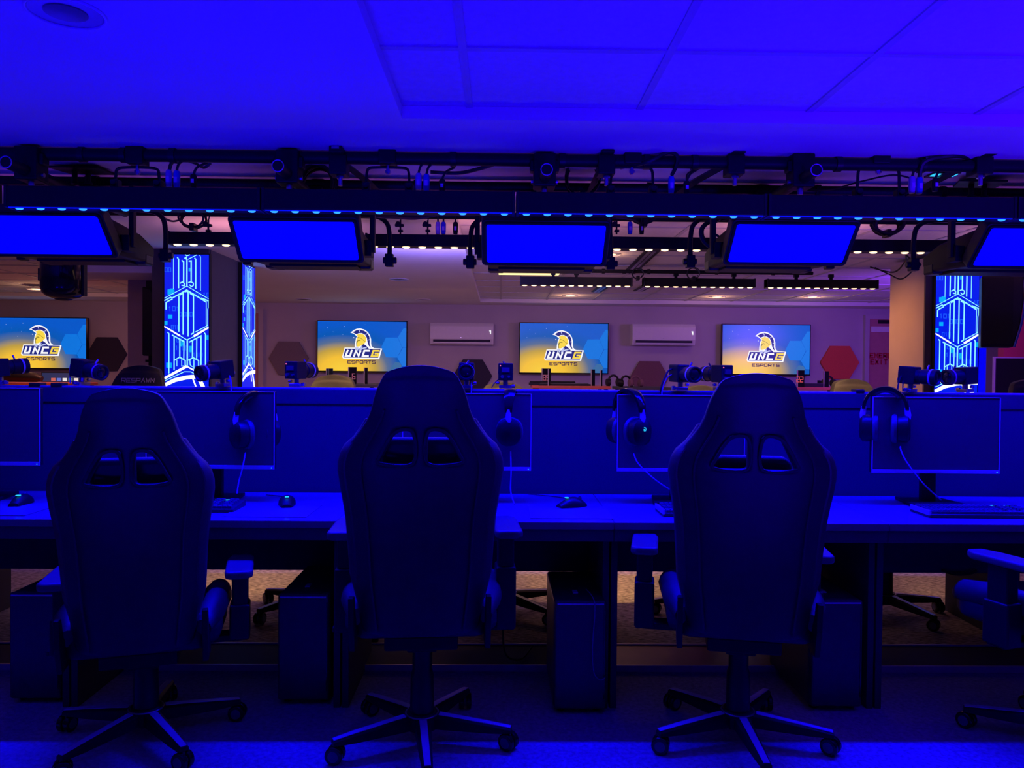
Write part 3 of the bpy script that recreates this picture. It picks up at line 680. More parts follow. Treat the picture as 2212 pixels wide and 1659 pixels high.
p = P(1858, 840, 3.5); mb = MB(); mb.box(-0.02, 0.02, -0.01, 0.045, -0.004, 0.012); o = mb.build('cable_clip', 'black', bevel=0.003); o.location = (p.x, 3.505, zt); tag(o, 'small black clip on the divider top in front of the far right chair', 'clip')
# floor raceway under the divider
for i, x in enumerate([-2.66, -1.63, -0.6, 0.43, 1.46, 2.49]):
    lbl = 'low metal floor cable raceway, ' + ['left of the left chair', 'between left chair base and second tower', 'behind the middle chair base', 'section with reddish lid left of the right chair stem', 'right of the right chair stem behind the tower', 'near the angled chair at right'][i]
    t = thing('cable_raceway', lbl, 'cable raceway', (x, 3.31, 0), 0, 'floor raceway sections')
    mb = MB(); mb.box(0.0, 1.02, 0.0, 0.25, 0, 0.022); mb.build('cover', 'redlid' if i == 3 else 'panelboard', t, bevel=0.002)
    for yy in (-0.012, 0.25):
        mb = MB(); mb.box(0.0, 1.02, yy, yy+0.014, 0, 0.028); mb.build('edge_rail', 'alu', t, bevel=0.002)

# ------------------------------------------------------------------ computer towers
def make_pc():
    t = thing('computer_tower', '', 'computer', group='computer towers under the near desks')
    mb = MB(); mb.box(-0.1, 0.1, 0.02, 0.45, 0.015, 0.43); mb.build('case', 'pc', t, bevel=0.012, seg=3)
    mb = MB(); mb.box(-0.098, 0.098, -0.002, 0.02, 0.02, 0.432); f = mb.build('front_panel', 'pc', t, bevel=0.010, seg=3)
    mb = MB(); mb.box(-0.088, 0.088, -0.006, 0.0, 0.419, 0.4245); mb.build('light_bar', 'silver', f)
    mb = MB(); mb.box(0.088, 0.093, -0.005, 0, 0.06, 0.40); mb.build('trim_strip', 'gloss', f)
    mb = MB(); mb.box(-0.02, 0.0, 0.10, 0.14, 0.43, 0.436); mb.build('power_button', 'silver', t, bevel=0.002)
    for sx in (-0.07, 0.07):
        for yy in (0.05, 0.40):
            mb = MB(); mb.cyl((sx, yy, 0), (sx, yy, 0.016), 0.015, seg=12); mb.build('foot', 'black', t)
    return t
pc = make_pc()
PCS = [(-1.78, 2.97, 'dark computer tower at the left picture edge'), (-0.75, 2.96, 'computer tower between the left and middle chairs'),
       (0.312, 2.885, 'computer tower with a thin cable on its front, right of the middle chair'), (1.30, 2.91, 'computer tower just right of the right chair')]
for i, (x, y, lbl) in enumerate(PCS):
    if i == 0: pc.location = (x, y, 0); pc['label'] = lbl
    else: dup(pc, (x, y, 0), 0, lbl)
def cord(name, lbl, pts, r, m='cable', cat='cable', parent=None):
    mb = MB(); mb.tube(catmull(pts, 8), r, 6); o = mb.build(name, m, smooth=True)
    if parent:
        o.parent = parent; o.matrix_parent_inverse = parent.matrix_basis.inverted(); return o
    return tag(o, lbl, cat)
cord('usb_cable', 'thin cable looping down the front of the tower right of the middle chair', [(0.345, 3.0, 0.445), (0.36, 2.9, 0.44), (0.364, 2.872, 0.40), (0.356, 2.868, 0.26), (0.362, 2.868, 0.17), (0.385, 2.868, 0.14), (0.405, 2.868, 0.147)], 0.0022, 'cordb')

# ------------------------------------------------------------------ gaming chairs
PROF = [(0.455,.172),(0.475,.190),(0.56,.202),(0.65,.214),(0.74,.219),(0.835,.226),(0.90,.236),(0.94,.244),(0.985,.250),(1.015,.249),(1.045,.240),(1.07,.224),(1.095,.204),(1.12,.184),(1.15,.163),(1.18,.150),(1.21,.142),(1.24,.132),(1.265,.119),(1.280,.111),(1.293,.099),(1.300,.080)]
def yback(z): return -0.225 - (z-0.45)*0.16 - max(0, z-1.1)*0.05
def shell(zoff, u, w, z):
    a = abs(u)
    return Vector((u*w, yback(z) + 0.085*max(0, a-0.25)**2.0*(1 if z < 1.12 else max(0.0, 1-(z-1.12)*6)), z+zoff + (0.014*(1-a*a)*min(1, (z-1.24)/0.05) if z > 1.24 else 0)))
def make_chair(zo=0.0, arm=0.755, armspread=0.29, legrot=0, armx=0.0, leather='leather', text=None, holes=True, armyaw=0, pillow=1.088):
    t = thing('gaming_chair', '', 'chair')
    # backrest grid with two real openings
    zs = []
    for (a, b) in zip(PROF, PROF[1:]):
        zs += [a, ((a[0]+b[0])/2, (a[1]+b[1])/2)]
    zs.append(PROF[-1])
    zs = [(z, w) for z, w in zs]
    def cols(z, w):
        xi, xo = 0.022/w, (0.072 + 0.055*max(0, min(1, (1.115-z)/0.11)))/w
        xi = min(xi, 0.22); xo = min(xo, 0.80)
        c = [xi, xi+(xo-xi)*.33, xi+(xo-xi)*.67, xo, xo+(1-xo)*.25, xo+(1-xo)*.5, xo+(1-xo)*.75, 0.95+0.0*xo if xo+(1-xo)*.75 < .95 else 0.985, 1.0]
        return [-v for v in reversed(c)] + [0] + c
    HZ = (1.02, 1.115)
    bm = bmesh.new(); F = []; B = []
    for z, w in zs:
        f = []; b_ = []
        for u in cols(z, w):
            q = shell(zo, u, w, z); th = 0.032*(1-0.30*abs(u)**3)*(1 if z < 1.27 else 0.85)
            f.append(bm.verts.new(q + Vector((0, th, 0)))); b_.append(bm.verts.new(q - Vector((0, th, 0))))
        F.append(f); B.append(b_)
    nc = len(F[0]); mid = nc//2; nr = len(zs)-1
    def keep(i, j):
        if not (0 <= i < nr and 0 <= j < nc-1): return False
        zc = (zs[i][0]+zs[i+1][0])/2; k = j-mid if j >= mid else mid-1-j
        return not (holes and HZ[0] < zc < HZ[1] and 1 <= k <= 3)
    for i in range(nr):
        for j in range(nc-1):
            if not keep(i, j): continue
            bm.faces.new((F[i][j], F[i][j+1], F[i+1][j+1], F[i+1][j])); bm.faces.new((B[i][j], B[i+1][j], B[i+1][j+1], B[i][j+1]))
            for (di, dj, a0, a1) in ((-1, 0, (i, j), (i, j+1)), (1, 0, (i+1, j), (i+1, j+1)), (0, -1, (i, j), (i+1, j)), (0, 1, (i, j+1), (i+1, j+1))):
                if not keep(i+di, j+dj):
                    bm.faces.new((F[a0[0]][a0[1]], F[a1[0]][a1[1]], B[a1[0]][a1[1]], B[a0[0]][a0[1]]))
    bmesh.ops.recalc_face_normals(bm, faces=bm.faces)
    mb = MB(); mb.bm.free(); mb.bm = bm
    b = mb.build('backrest', leather, t)
    for p in b.data.polygons: p.use_smooth = True
    s = b.modifiers.new('sub', 'SUBSURF'); s.levels = 1; s.render_levels = 2
    if holes:
        pz = pillow + zo
        mb = MB(); pc2 = shell(0, 0, 1, 1.03)
        mb.prism(rrect(-0.125, 0.125, pz-0.12, pz, 0.035), lambda u, v, q: Vector((u, pc2.y+0.038+q, v)), 0.06); mb.build('neck_pillow', 'leather', t, bevel=0.02, seg=3, smooth=True)
    # side bolsters, padded, bulging forwards of the wings
    for sx in (-1, 1):
        bm = bmesh.new(); rw = []
        for z, w in [q for q in PROF if 0.5 < q[0] < 1.16]:
            c = shell(zo, sx*0.9, w, z); r = 0.034 if 0.6 < z < 1.08 else 0.024
            rw.append([bm.verts.new(c + Vector((r*1.0*math.cos(a), 0.02 + r*1.3*math.sin(a), 0))) for a in [2*PI*k/10 for k in range(10)]])
        for a, bb in zip(rw, rw[1:]):
            for k in range(10): bm.faces.new((a[k], a[(k+1)%10], bb[(k+1)%10], bb[k]))
        bm.faces.new(rw[0]); bm.faces.new(rw[-1])
        mb = MB(); mb.bm.free(); mb.bm = bm; o = mb.build('side_bolster', 'leather2', b, smooth=True)
    # piping seams on the back cover and rims round the openings
    for sx in (-1, 1):
        pts = [shell(zo, sx*0.72, w, z) + Vector((0, -0.036, 0)) for z, w in PROF[1:16]]
        mb = MB(); mb.tube(pts, 0.0035, 6); mb.build('piping', 'leather2', b, smooth=True)
        if holes:
            hp = []
            for u, z in ((0.022, 1.018), (0.120, 1.018), (0.118, 1.045), (0.075, 1.112), (0.022, 1.112)):
                q = shell(zo, 0, 1, z); q = Vector((sx*u, q.y-0.036, q.z)); hp.append(q)
            mb = MB(); mb.tube(catmull(hp, 5, closed=True), 0.0055, 8, closed=True); mb.build('opening_rim', 'leather', b, smooth=True)
    if text:
        fn = lambda u, v, q: shell(zo, -u/0.135, 0.135, v) + Vector((0, 0.035+q, 0))
        mb = MB(); W_ = 0.020; write(mb, text, -(len(text)*W_+(len(text)-1)*0.007)/2, 1.215, W_, 0.022, 0.007, 0.0035, fn, 0.002); mb.build('headrest_lettering', 'alu', b)
    sz = 0.50 + zo
    # seat
    def seat_poly(k=1.0):
        return [(-.20*k,-.20),(-.25*k,-.12),(-.26*k,.10),(-.255*k,.22),(-.20*k,.285),(-.10*k,.30),(.10*k,.30),(.20*k,.285),(.255*k,.22),(.26*k,.10),(.25*k,-.12),(.20*k,-.20)]
    mb = MB(); mb.prism(seat_poly(), lambda u, v, q: Vector((u, v, sz-0.07+q)), 0.085); o = mb.build('seat', leather, t, bevel=0.03, seg=4, smooth=True)
    for sx in (-1, 1):
        mb = MB(); mb.tube([(sx*0.20, -0.20, sz+0.01), (sx*0.225, -0.1, sz+0.035), (sx*0.235, 0.08, sz+0.04), (sx*0.225, 0.22, sz+0.02), (sx*0.19, 0.275, sz-0.005)], [0.03, 0.042, 0.045, 0.042, 0.028], 12); mb.build('seat_bolster', 'leather2', o, smooth=True)
    mb = MB(); mb.box(-0.12, 0.12, -0.16, 0.14, sz-0.12, sz-0.072); mb.box(-0.05, 0.05, -0.07, 0.07, sz-0.16, sz-0.12); m_ = mb.build('tilt_mechanism', 'blackm', t, bevel=0.006)
    mb = MB(); mb.tube([(-0.06, 0.02, sz-0.11), (-0.2, 0.02, sz-0.115), (-0.27, 0.02, sz-0.10)], 0.006, 8); mb.box(-0.31, -0.26, 0.005, 0.035, sz-0.108, sz-0.094); mb.build('height_lever', 'black', m_)
    for sx in (-1, 1):
        mb = MB(); mb.prism([(-0.235, -0.09), (-0.14, -0.09), (-0.14, -0.05), (-0.215, 0.02), (-0.245, 0.09), (-0.275, 0.09), (-0.265, 0.0)], lambda u, v, q: Vector((sx*(0.205+q), u, sz+v)), 0.018); mb.build('hinge_bracket', 'blackm', t, bevel=0.003)
    # gas lift and star base
    mb = MB(); mb.lathe([(0.030, 0.09), (0.030, sz-0.15)]); mb.lathe([(0.042, 0.10), (0.040, 0.24), (0.034, 0.26), (0.034, 0.34)], seg=24); mb.build('gas_lift', 'black', t, smooth=True)
    mb = MB(); mb.lathe([(0.045, 0.055), (0.058, 0.06), (0.058, 0.105), (0.050, 0.115), (0.046, 0.115)]); mb.build('base_hub', 'blackm', t, smooth=True)
    mb = MB(); mb.tube([(0.056*math.cos(a), 0.056*math.sin(a), 0.108) for a in [2*PI*k/24 for k in range(24)]], 0.0035, 6, closed=True); mb.build('hub_ring', 'steel', t, smooth=True)
    for k in range(5):
        a = math.radians(legrot + 72*k); R = Matrix.Rotation(a, 4, 'Z')
        bm = bmesh.new(); sec = []
        for r, w_, z0, z1 in ((0.045, 0.028, 0.062, 0.108), (0.12, 0.025, 0.060, 0.102), (0.24, 0.020, 0.058, 0.088), (0.315, 0.017, 0.060, 0.078)):
            sec.append([bm.verts.new(R @ Vector(p)) for p in ((r,-w_,z0),(r,w_,z0),(r,w_*1.0,z1-0.006),(r,w_*0.5,z1),(r,-w_*0.5,z1),(r,-w_,z1-0.006))])
        for p_, q_ in zip(sec, sec[1:]):
            for j in range(6): bm.faces.new((p_[j], p_[(j+1)%6], q_[(j+1)%6], q_[j]))
        bm.faces.new(sec[0]); bm.faces.new(sec[-1])
        mb = MB(); mb.bm.free(); mb.bm = bm; lg = mb.build('leg', 'blackm', t, bevel=0.003)
        mb = MB(); mb.prism([(0.062, -0.013), (0.062, 0.013), (0.24, 0.0115), (0.312, 0.010), (0.312, -0.010), (0.24, -0.0115)], lambda u, v, q: R @ Vector((u, v, (0.1082 - (u-0.045)*0.08 if u < 0.12 else 0.1022 - (u-0.12)*0.1167 if u <= 0.24 else 0.0882 - (u-0.24)*0.1333) + q)), 0.002); mb.build('gleam_strip', 'leggleam', lg)  # pale strip imitating the gleam along the leg top
        c = R @ Vector((0.305, 0, 0.03)); aa = a + 1.1 + k
        d = Vector((math.cos(aa), math.sin(aa), 0)); 
        for s_ in (-1, 1):
            q = c + d*s_*0.014
            mb = MB(); mb.cyl(q - d*0.009, q + d*0.009, 0.030, seg=20); mb.build('caster_wheel', 'gloss', lg, bevel=0.004, smooth=True)
        mb = MB(); mb.cyl(c, c+Vector((0,0,0.04)), 0.008, seg=10); mb.cyl(c-d*0.0245, c+d*0.0245, 0.018, seg=14); mb.build('caster_axle', 'key', lg)
    # armrests
    for sx in (-1, 1):
        ya = sx*0.10*armyaw
        mb = MB()
        pts = [(-.045,-.13),(-.048,.06),(-.035,.125),(.02,.135),(.045,.10),(.048,-.13),(.03,-.15),(-.03,-.15)]
        mb.prism([(sx*p[0], p[1]) for p in pts], lambda u, v, q: Vector((armx+sx*armspread+u, 0.005+v, arm-0.028+q)), 0.028); pd = mb.build('armrest_pad', 'pad', t, bevel=0.009, seg=3, smooth=True)
        mb = MB(); mb.box(armx+sx*armspread-0.028, armx+sx*armspread+0.028, -0.02, 0.055, arm-0.20, arm-0.028); mb.box(armx+sx*armspread-0.035, armx+sx*armspread+0.035, -0.03, 0.065, sz-0.10, arm-0.15); mb.build('armrest_post', 'black', t, bevel=0.008, seg=3)
        mb = MB(); x0, x1 = sorted((sx*0.10, armx+sx*(armspread+0.03))); mb.box(x0, x1, -0.02, 0.05, sz-0.105, sz-0.082); mb.build('armrest_bracket', 'blackm', t, bevel=0.004)
    return t
G1 = 'black gaming chairs at the near desks'
c = make_chair(-0.075, 0.60, 0.285, 27-16, 0.025); c.location = (-1.232, 2.70, 0); c.rotation_euler.z = math.radians(16); tag(c, 'black high-back gaming chair at left, back turned, lowest of the front three', 'chair', G1)
for ch in c.children:
    if ch.name.startswith('backrest'): ch.scale.x = 0.94
c = make_chair(0.0, 0.768, 0.276, -9-4, 0.012); c.location = (-0.262, 2.665, 0); c.rotation_euler.z = math.radians(4); tag(c, 'black high-back gaming chair in the middle, tallest, armrests level with the desk', 'chair', G1)
c = make_chair(-0.015, 0.70, 0.285, -19+11, -0.045, pillow=1.05); c.location = (0.85, 2.685, 0); c.rotation_euler.z = math.radians(-11); tag(c, 'black high-back gaming chair right of centre in front of the empty keyboard', 'chair', G1)
c = make_chair(-0.01, 0.69, 0.30, 149-18); c.location = (1.99, 2.63, 0); c.rotation_euler.z = math.radians(18); tag(c, 'gaming chair cut off by the right edge, only armrest, seat and base showing', 'chair', G1)
G2 = 'gaming chairs on the far side of the divider'
back = [(-2.06, 0.0, 'chair top with pale lettering beyond the divider, left of the glowing pillar screen', 'RESPAWN'), (-1.0, -0.045, 'grey chair top beyond the divider below the second television', None), (0.04, -0.08, 'low grey chair top beyond the divider behind the centre rear-facing camera', None),
        (1.15, -0.09, 'olive-lit chair top beyond the divider right of the plum hexagon', None), (2.10, -0.045, 'grey chair top beyond the divider below the red hexagon and emergency door', None), (3.13, -0.04, 'chair top beyond the divider cut by the right picture edge', None)]
cf = None
for i, (x, zo, lbl, tx) in enumerate(back):
    c = make_chair(zo, 0.66, 0.30, [27, -20, 60, 10, 33, 5][i], 0.0, 'greyleather' if i else 'leather', tx, False)
    c.location = (x, 4.13, 0); c.rotation_euler.z = PI + [0.05, -0.1, 0.06, -0.08, 0.1, 0][i]; tag(c, lbl, 'chair', G2)

# ------------------------------------------------------------------ monitors
def make_mon(matname='scr'):
    t = thing('computer_monitor', '', 'monitor', group='monitors on the near desks')
    W, H = 0.543, 0.325
    mb = MB(); mb.box(-W/2, W/2, 0.0, 0.022, 0, H); mb.box(-W/2+0.06, W/2-0.06, 0.022, 0.045, 0.04, H-0.07); mb.build('housing', 'black', t, bevel=0.003)
    mb = MB(); mb.box(-W/2+0.006, W/2-0.006, -0.002, 0, 0.018, H-0.006); mb.build('screen', matname, t)
    mb = MB(); mb.box(-W/2, W/2, -0.005, 0.0, 0.0, 0.016); mb.build('chin', 'silver', t, bevel=0.001)
    mb = MB()
    for a, b, c_, d in ((-W/2, -W/2+0.004, 0.016, H), (W/2-0.004, W/2, 0.016, H), (-W/2, W/2, H-0.003, H)): mb.box(a, b, -0.0035, 0, c_, d)
    mb.build('rim', 'silver', t)
    fn = lambda u, v, q: Vector((u, -0.0052-q, v))
    mb = MB(); write(mb, 'PREDATOR', -0.024, 0.0045, 0.0042, 0.006, 0.0022, 0.0011, fn, 0.0006); mb.build('brand_lettering', 'e_lil' if False else 'white', t)
    mb = MB(); mb.cyl((W/2-0.012, -0.006, 0.006), (W/2-0.012, -0.004, 0.006), 0.0018, seg=8); mb.build('power_light', 'e_cyan', t)
    mb = MB(); mb.box(-0.03, 0.03, 0.045, 0.075, -0.12, 0.16); mb.build('stand_column', 'blackm', t, bevel=0.004)
    mb = MB(); mb.prism([(-0.12,-0.10),(0.12,-0.10),(0.09,0.10),(-0.09,0.10)], lambda u, v, q: Vector((u, v+0.06, -0.137+q)), 0.014); mb.build('stand_base', 'blackm', t, bevel=0.003)
    return t
mn = make_mon()
MON = [(-56, 1005, 3.24, 0.02, 'dark monitor cut by the left picture edge'), (454, 1043, 3.24, -0.03, 'blue-lit monitor beside the left chair with a headset on its right corner'), (1008, 1033, 3.24, 0.0, 'blue-lit monitor half hidden by the middle chair'),
       (1470, 1028, 3.24, 0.0, 'blue-lit monitor half hidden by the right chair, headset on its left corner'), (2020, 1025, 3.24, -0.02, 'whole grey-lit monitor at right with a headset over its left corner')]
for i, (px, py, d, rz, lbl) in enumerate(MON):
    p = P(px, py, d); z = max(p.z, DZ+0.138)
    hgt = p.z
    if i == 0: mn.location = (p.x, d, z); mn.rotation_euler.z = rz; mn['label'] = lbl
    else: q = dup(mn, (p.x, d, z), rz, lbl)
for o in [x for x in C.objects if x.name.startswith('computer_monitor')]:      # stand reaches the desk
    for ch in o.children:
        if ch.name.startswith('stand_base'): ch.location.z = -(o.location.z - DZ) + 0.137
        if ch.name.startswith('stand_column'):
            L = o.location.z - DZ; ch.scale.z = (L + 0.16)/0.28; ch.location.z = -L - (-0.12)*ch.scale.z

# ------------------------------------------------------------------ headsets
def make_headset():
    t = thing('headset', '', 'headset', group='headsets hanging on the monitors')
    r = 0.075
    arc = [Vector((-r*math.cos(a), 0, 0.02 + 0.082*math.sin(a))) for a in [PI*k/18 for k in range(19)]]
    bm = bmesh.new(); rg = []
    for i, p in enumerate(arc):
        a = PI*i/18; n = Vector((-math.cos(a), 0, math.sin(a))); wd = 0.013 + 0.009*math.sin(a); th = 0.0055
        rg.append([bm.verts.new(p + n*th*sn + Vector((0, wd*sy, 0))) for sn, sy in ((1,-1),(1.5,-.5),(1.5,.5),(1,1),(-1,1),(-1,-1))])
    for a, b in zip(rg, rg[1:]):
        for k in range(6): bm.faces.new((a[k], a[(k+1)%6], b[(k+1)%6], b[k]))
    bm.faces.new(rg[0]); bm.faces.new(rg[-1])
    mb = MB(); mb.bm.free(); mb.bm = bm; hb = mb.build('headband', 'gloss', t, smooth=True)
    mb = MB(); mb.tube([p*0.86 + Vector((0, 0, 0.006)) for p in arc[4:15]], 0.010, 8); mb.build('band_cushion', 'pad', hb, smooth=True)
    for sx in (-1, 1):
        mb = MB(); mb.tube([(sx*r, 0, 0.03), (sx*(r+0.004), 0.0, 0.0), (sx*(r+0.004), -0.006, -0.03)], [0.009, 0.011, 0.008], 8); mb.build('slider', 'silver', t, smooth=True)
        mx = Matrix.Translation((sx*(r-0.012), 0, -0.055)) @ Matrix.Rotation(sx*PI/2, 4, 'Y')
        bm = bmesh.new(); pent = [(0.052,0.0),(0.034,0.040),(-0.020,0.046),(-0.050,0.020),(-0.050,-0.020),(-0.020,-0.046),(0.034,-0.040)]
        pent = catmull([(x, y, 0) for x, y in pent], 3, True); lv = []
        for s_, z_ in ((0.75, -0.022), (0.95, -0.018), (1.0, 0.0), (0.97, 0.016), (0.70, 0.026)):
            lv.append([bm.verts.new(mx @ Vector((p.x*s_, p.y*s_, z_))) for p in pent])
        for a, b in zip(lv, lv[1:]):
            for k in range(len(pent)): bm.faces.new((a[k], a[(k+1)%len(pent)], b[(k+1)%len(pent)], b[k]))
        bm.faces.new(lv[0]); bm.faces.new(lv[-1])
        mb = MB(); mb.bm.free(); mb.bm = bm; cp_ = mb.build('ear_cup', 'black', t, smooth=True)
        mb = MB(); mb.tube([mx @ Vector((p.x*0.85, p.y*0.85, -0.030)) for p in pent], 0.012, 8, closed=True); mb.build('ear_cushion', 'pad', cp_, smooth=True)
        mb = MB(); mb.strokes([(0.004,0.007),(-0.004,0.006),(-0.006,0.0),(-0.004,-0.006),(0.004,-0.006),(0.005,0.0),(0.0,0.0)], 0.002, lambda u, v, q: mx @ Vector((-v-0.012, -u*sx+0.012*0, 0.0268+q)), 0.001); mb.build('glowing_letter_g', 'e_cyan', cp_)
    return t
hs = make_headset()
HS = [(552, 906, 3.25, 0.75, 'headset hanging over the right corner of the monitor by the left chair'), (1103, 900, 3.25, 1.45, 'headset seen edge-on hanging on the monitor right of the middle chair'),
      (1358, 900, 3.25, -1.0, 'headset with glowing letter on the left corner of the monitor by the right chair'), (1912, 895, 3.25, -0.5, 'large headset straddling the left corner of the grey-lit monitor')]
hs.scale = (1.1, 1.1, 1.1)
for i, (px, py, d, rz, lbl) in enumerate(HS):
    p = P(px, py, d)
    if i == 0: hs.location = p; hs.rotation_euler.z = rz; hs['label'] = lbl; HSO = [hs]
    else: HSO.append(dup(hs, tuple(p), rz, lbl))
for i in (0, 1, 3):
    for l1 in HSO[i].children:
        for l2 in l1.children:
            if l2.name.startswith('glowing_letter'): bpy.data.objects.remove(l2)
cord('cord', 'thin headset cord hanging down by the left chair monitor', [P(530,978,3.17), P(524,1010,3.12), P(516,1040,3.10), P(512,1066,3.06)], 0.0028, 'cordb', parent=HSO[0])
cord('cord', 'thin headset cord hanging straight down right of the middle chair', [P(1103,975,3.17), P(1104,1020,3.13), P(1103,1060,3.10), P(1111,1089,3.0)], 0.0028, 'cordb', parent=HSO[1])
cord('cord', 'thin headset cord sweeping right toward the keyboard behind the right chair', [P(1369,980,3.17), P(1380,1003,3.12), P(1420,1040,3.06), P(1467,1069,3.06)], 0.0028, 'cordb', parent=HSO[2])
cord('cord', 'headset cord crossing the grey-lit monitor down to the large keyboard', [P(1945,965,3.17), P(1947,975,3.14), P(1960,1000,3.10), P(1995,1045,3.06), P(2033,1080,3.06)], 0.0028, 'cordb', parent=HSO[3])

# ------------------------------------------------------------------ keyboards, mice, mats
def dpt(px, py, z=DZ):
    v = P(px, py, 1.0) - CAMP; return CAMP + v * ((z - CAMP.z)/v.z)
def make_kb():
    t = thing('gaming_keyboard', '', 'keyboard', group='keyboards on the near desks')
    mb = MB(); mb.prism([(0, 0.0), (0, 0.014), (0.15, 0.026), (0.15, 0.0)], lambda u, v, q: Vector((-0.22+q, u-0.075, v)), 0.44); mb.build('case', 'pc', t, bevel=0.003)
    mb = MB()
    for r in range(6):
        x = -0.205; n = 0
        while x < 0.20:
            wd = 0.018 if not (r == 0 and -0.11 < x < -0.02) else 0.10
            if not (0.085 < x < 0.093 or 0.145 < x < 0.150):
                y = -0.062 + r*0.0215; z = 0.015 + (y+0.075)*0.08; mb.box(x, x+wd-0.003, y, y+0.0175, z, z+0.008)
            x += wd+0.0005
    mb.build('keycaps', 'key', t)
    mb = MB(); mb.box(0.10, 0.16, 0.066, 0.072, 0.026, 0.0275); mb.build('indicator_light', 'e_cyan', t)
    mb = MB(); mb.box(-0.222, -0.214, -0.075, 0.07, 0.010, 0.028); mb.build('side_trim', 'silver', t)
    return t
kb = make_kb()
KB = [(0.0, 'keyboard peeking out right of the left chair', dpt(440, 1088)), (0.02, 'keyboard whose left end shows beside the right chair', dpt(1520, 1094)), (-0.02, 'large keyboard in full view at the right below the grey-lit monitor', dpt(2075, 1103)), (0, 'keyboard hidden mostly behind the middle chair', dpt(985, 1092))]
for i, (rz, lbl, p) in enumerate(KB):
    if i == 0: kb.location = (p.x-0.03, 3.06, DZ); kb['label'] = lbl
    elif i < 3: dup(kb, (p.x, 3.03, DZ), rz, lbl)
kb.scale = (1, 1, 1)
mt = thing('mouse_mat', '', 'mouse mat', group='mouse mats on the near desks')
mb = MB(); mb.box(-0.16, 0.16, -0.13, 0.13, 0, 0.003); mb.build('mat', 'mousepad', mt, bevel=0.001)
ms = thing('gaming_mouse', '', 'mouse', group='computer mice on the near desks')
bm = bmesh.new(); rg = []
for t_ in range(9):
    a = t_/8; y = -0.062 + 0.124*a; wd = 0.033*math.sin(PI*(0.12+0.76*a))**0.5*(1-0.12*math.sin(2*PI*a)); hg = 0.040*math.sin(PI*(0.10+0.8*(a**1.15)))
    rg.append([bm.verts.new((wd*math.cos(k*PI/10), y, hg*math.sin(k*PI/10)**0.8 + 0.001)) for k in range(11)])
for a, b in zip(rg, rg[1:]):
    for k in range(10): bm.faces.new((a[k], a[k+1], b[k+1], b[k]))
    bm.faces.new((a[10], a[0], b[0], b[10]))
bm.faces.new(rg[0]); bm.faces.new(rg[-1])
mb = MB(); mb.bm.free(); mb.bm = bm; mb.build('shell', 'black', ms, smooth=True)
mb = MB(); mb.cyl((-0.004, 0.035, 0.030), (0.004, 0.035, 0.030), 0.011, seg=14); mb.build('scroll_wheel', 'key', ms)
mb = MB(); mb.box(-0.008, 0.008, -0.030, -0.018, 0.037, 0.040); mb.build('palm_spot', 'e_cyan', ms)  # small cyan emissive spot on top of the shell
MS = [(46, 1090, 0.1, 'left picture edge'), (620, 1093, 0.25, 'desk between the left and middle chairs'), (1235, 1096, -1.1, 'desk right of the middle chair')]
for i, (px, py, rz, wh) in enumerate(MS):
    p = dpt(px, py)
    if i == 0: MSO = [ms]; ms.location = (p.x, p.y, DZ+0.003); ms.rotation_euler.z = rz; ms['label'] = 'computer mouse on the desk at the ' + wh; mt.location = (p.x, 3.03, DZ); mt['label'] = 'mouse mat under the mouse at the ' + wh
    else: MSO.append(dup(ms, (p.x, p.y, DZ+0.003), rz, 'computer mouse on the ' + wh)); dup(mt, (p.x-0.02, 3.03, DZ), 0, 'mouse mat on the ' + wh)
MSO = {'at the left picture edge': MSO[0], 'between the left and middle chairs': MSO[1], 'right of the middle chair': MSO[2]}
for px, py, qx, qy, wh in ((618, 1086, 575, 1072, 'between the left and middle chairs'), (1255, 1090, 1140, 1070, 'right of the middle chair'), (42, 1084, 5, 1068, 'at the left picture edge')):
    a = dpt(px, py); b = dpt(qx, qy); m_ = (a+b)/2 + Vector((0.03, 0.03, 0))
    cord('cord', 'thin mouse cord on the desk ' + wh, [a+Vector((0,0.03,0.006)), m_+Vector((0,0,0.006)), b+Vector((0,0,0.006))], 0.0022, 'cable', parent=MSO[wh])
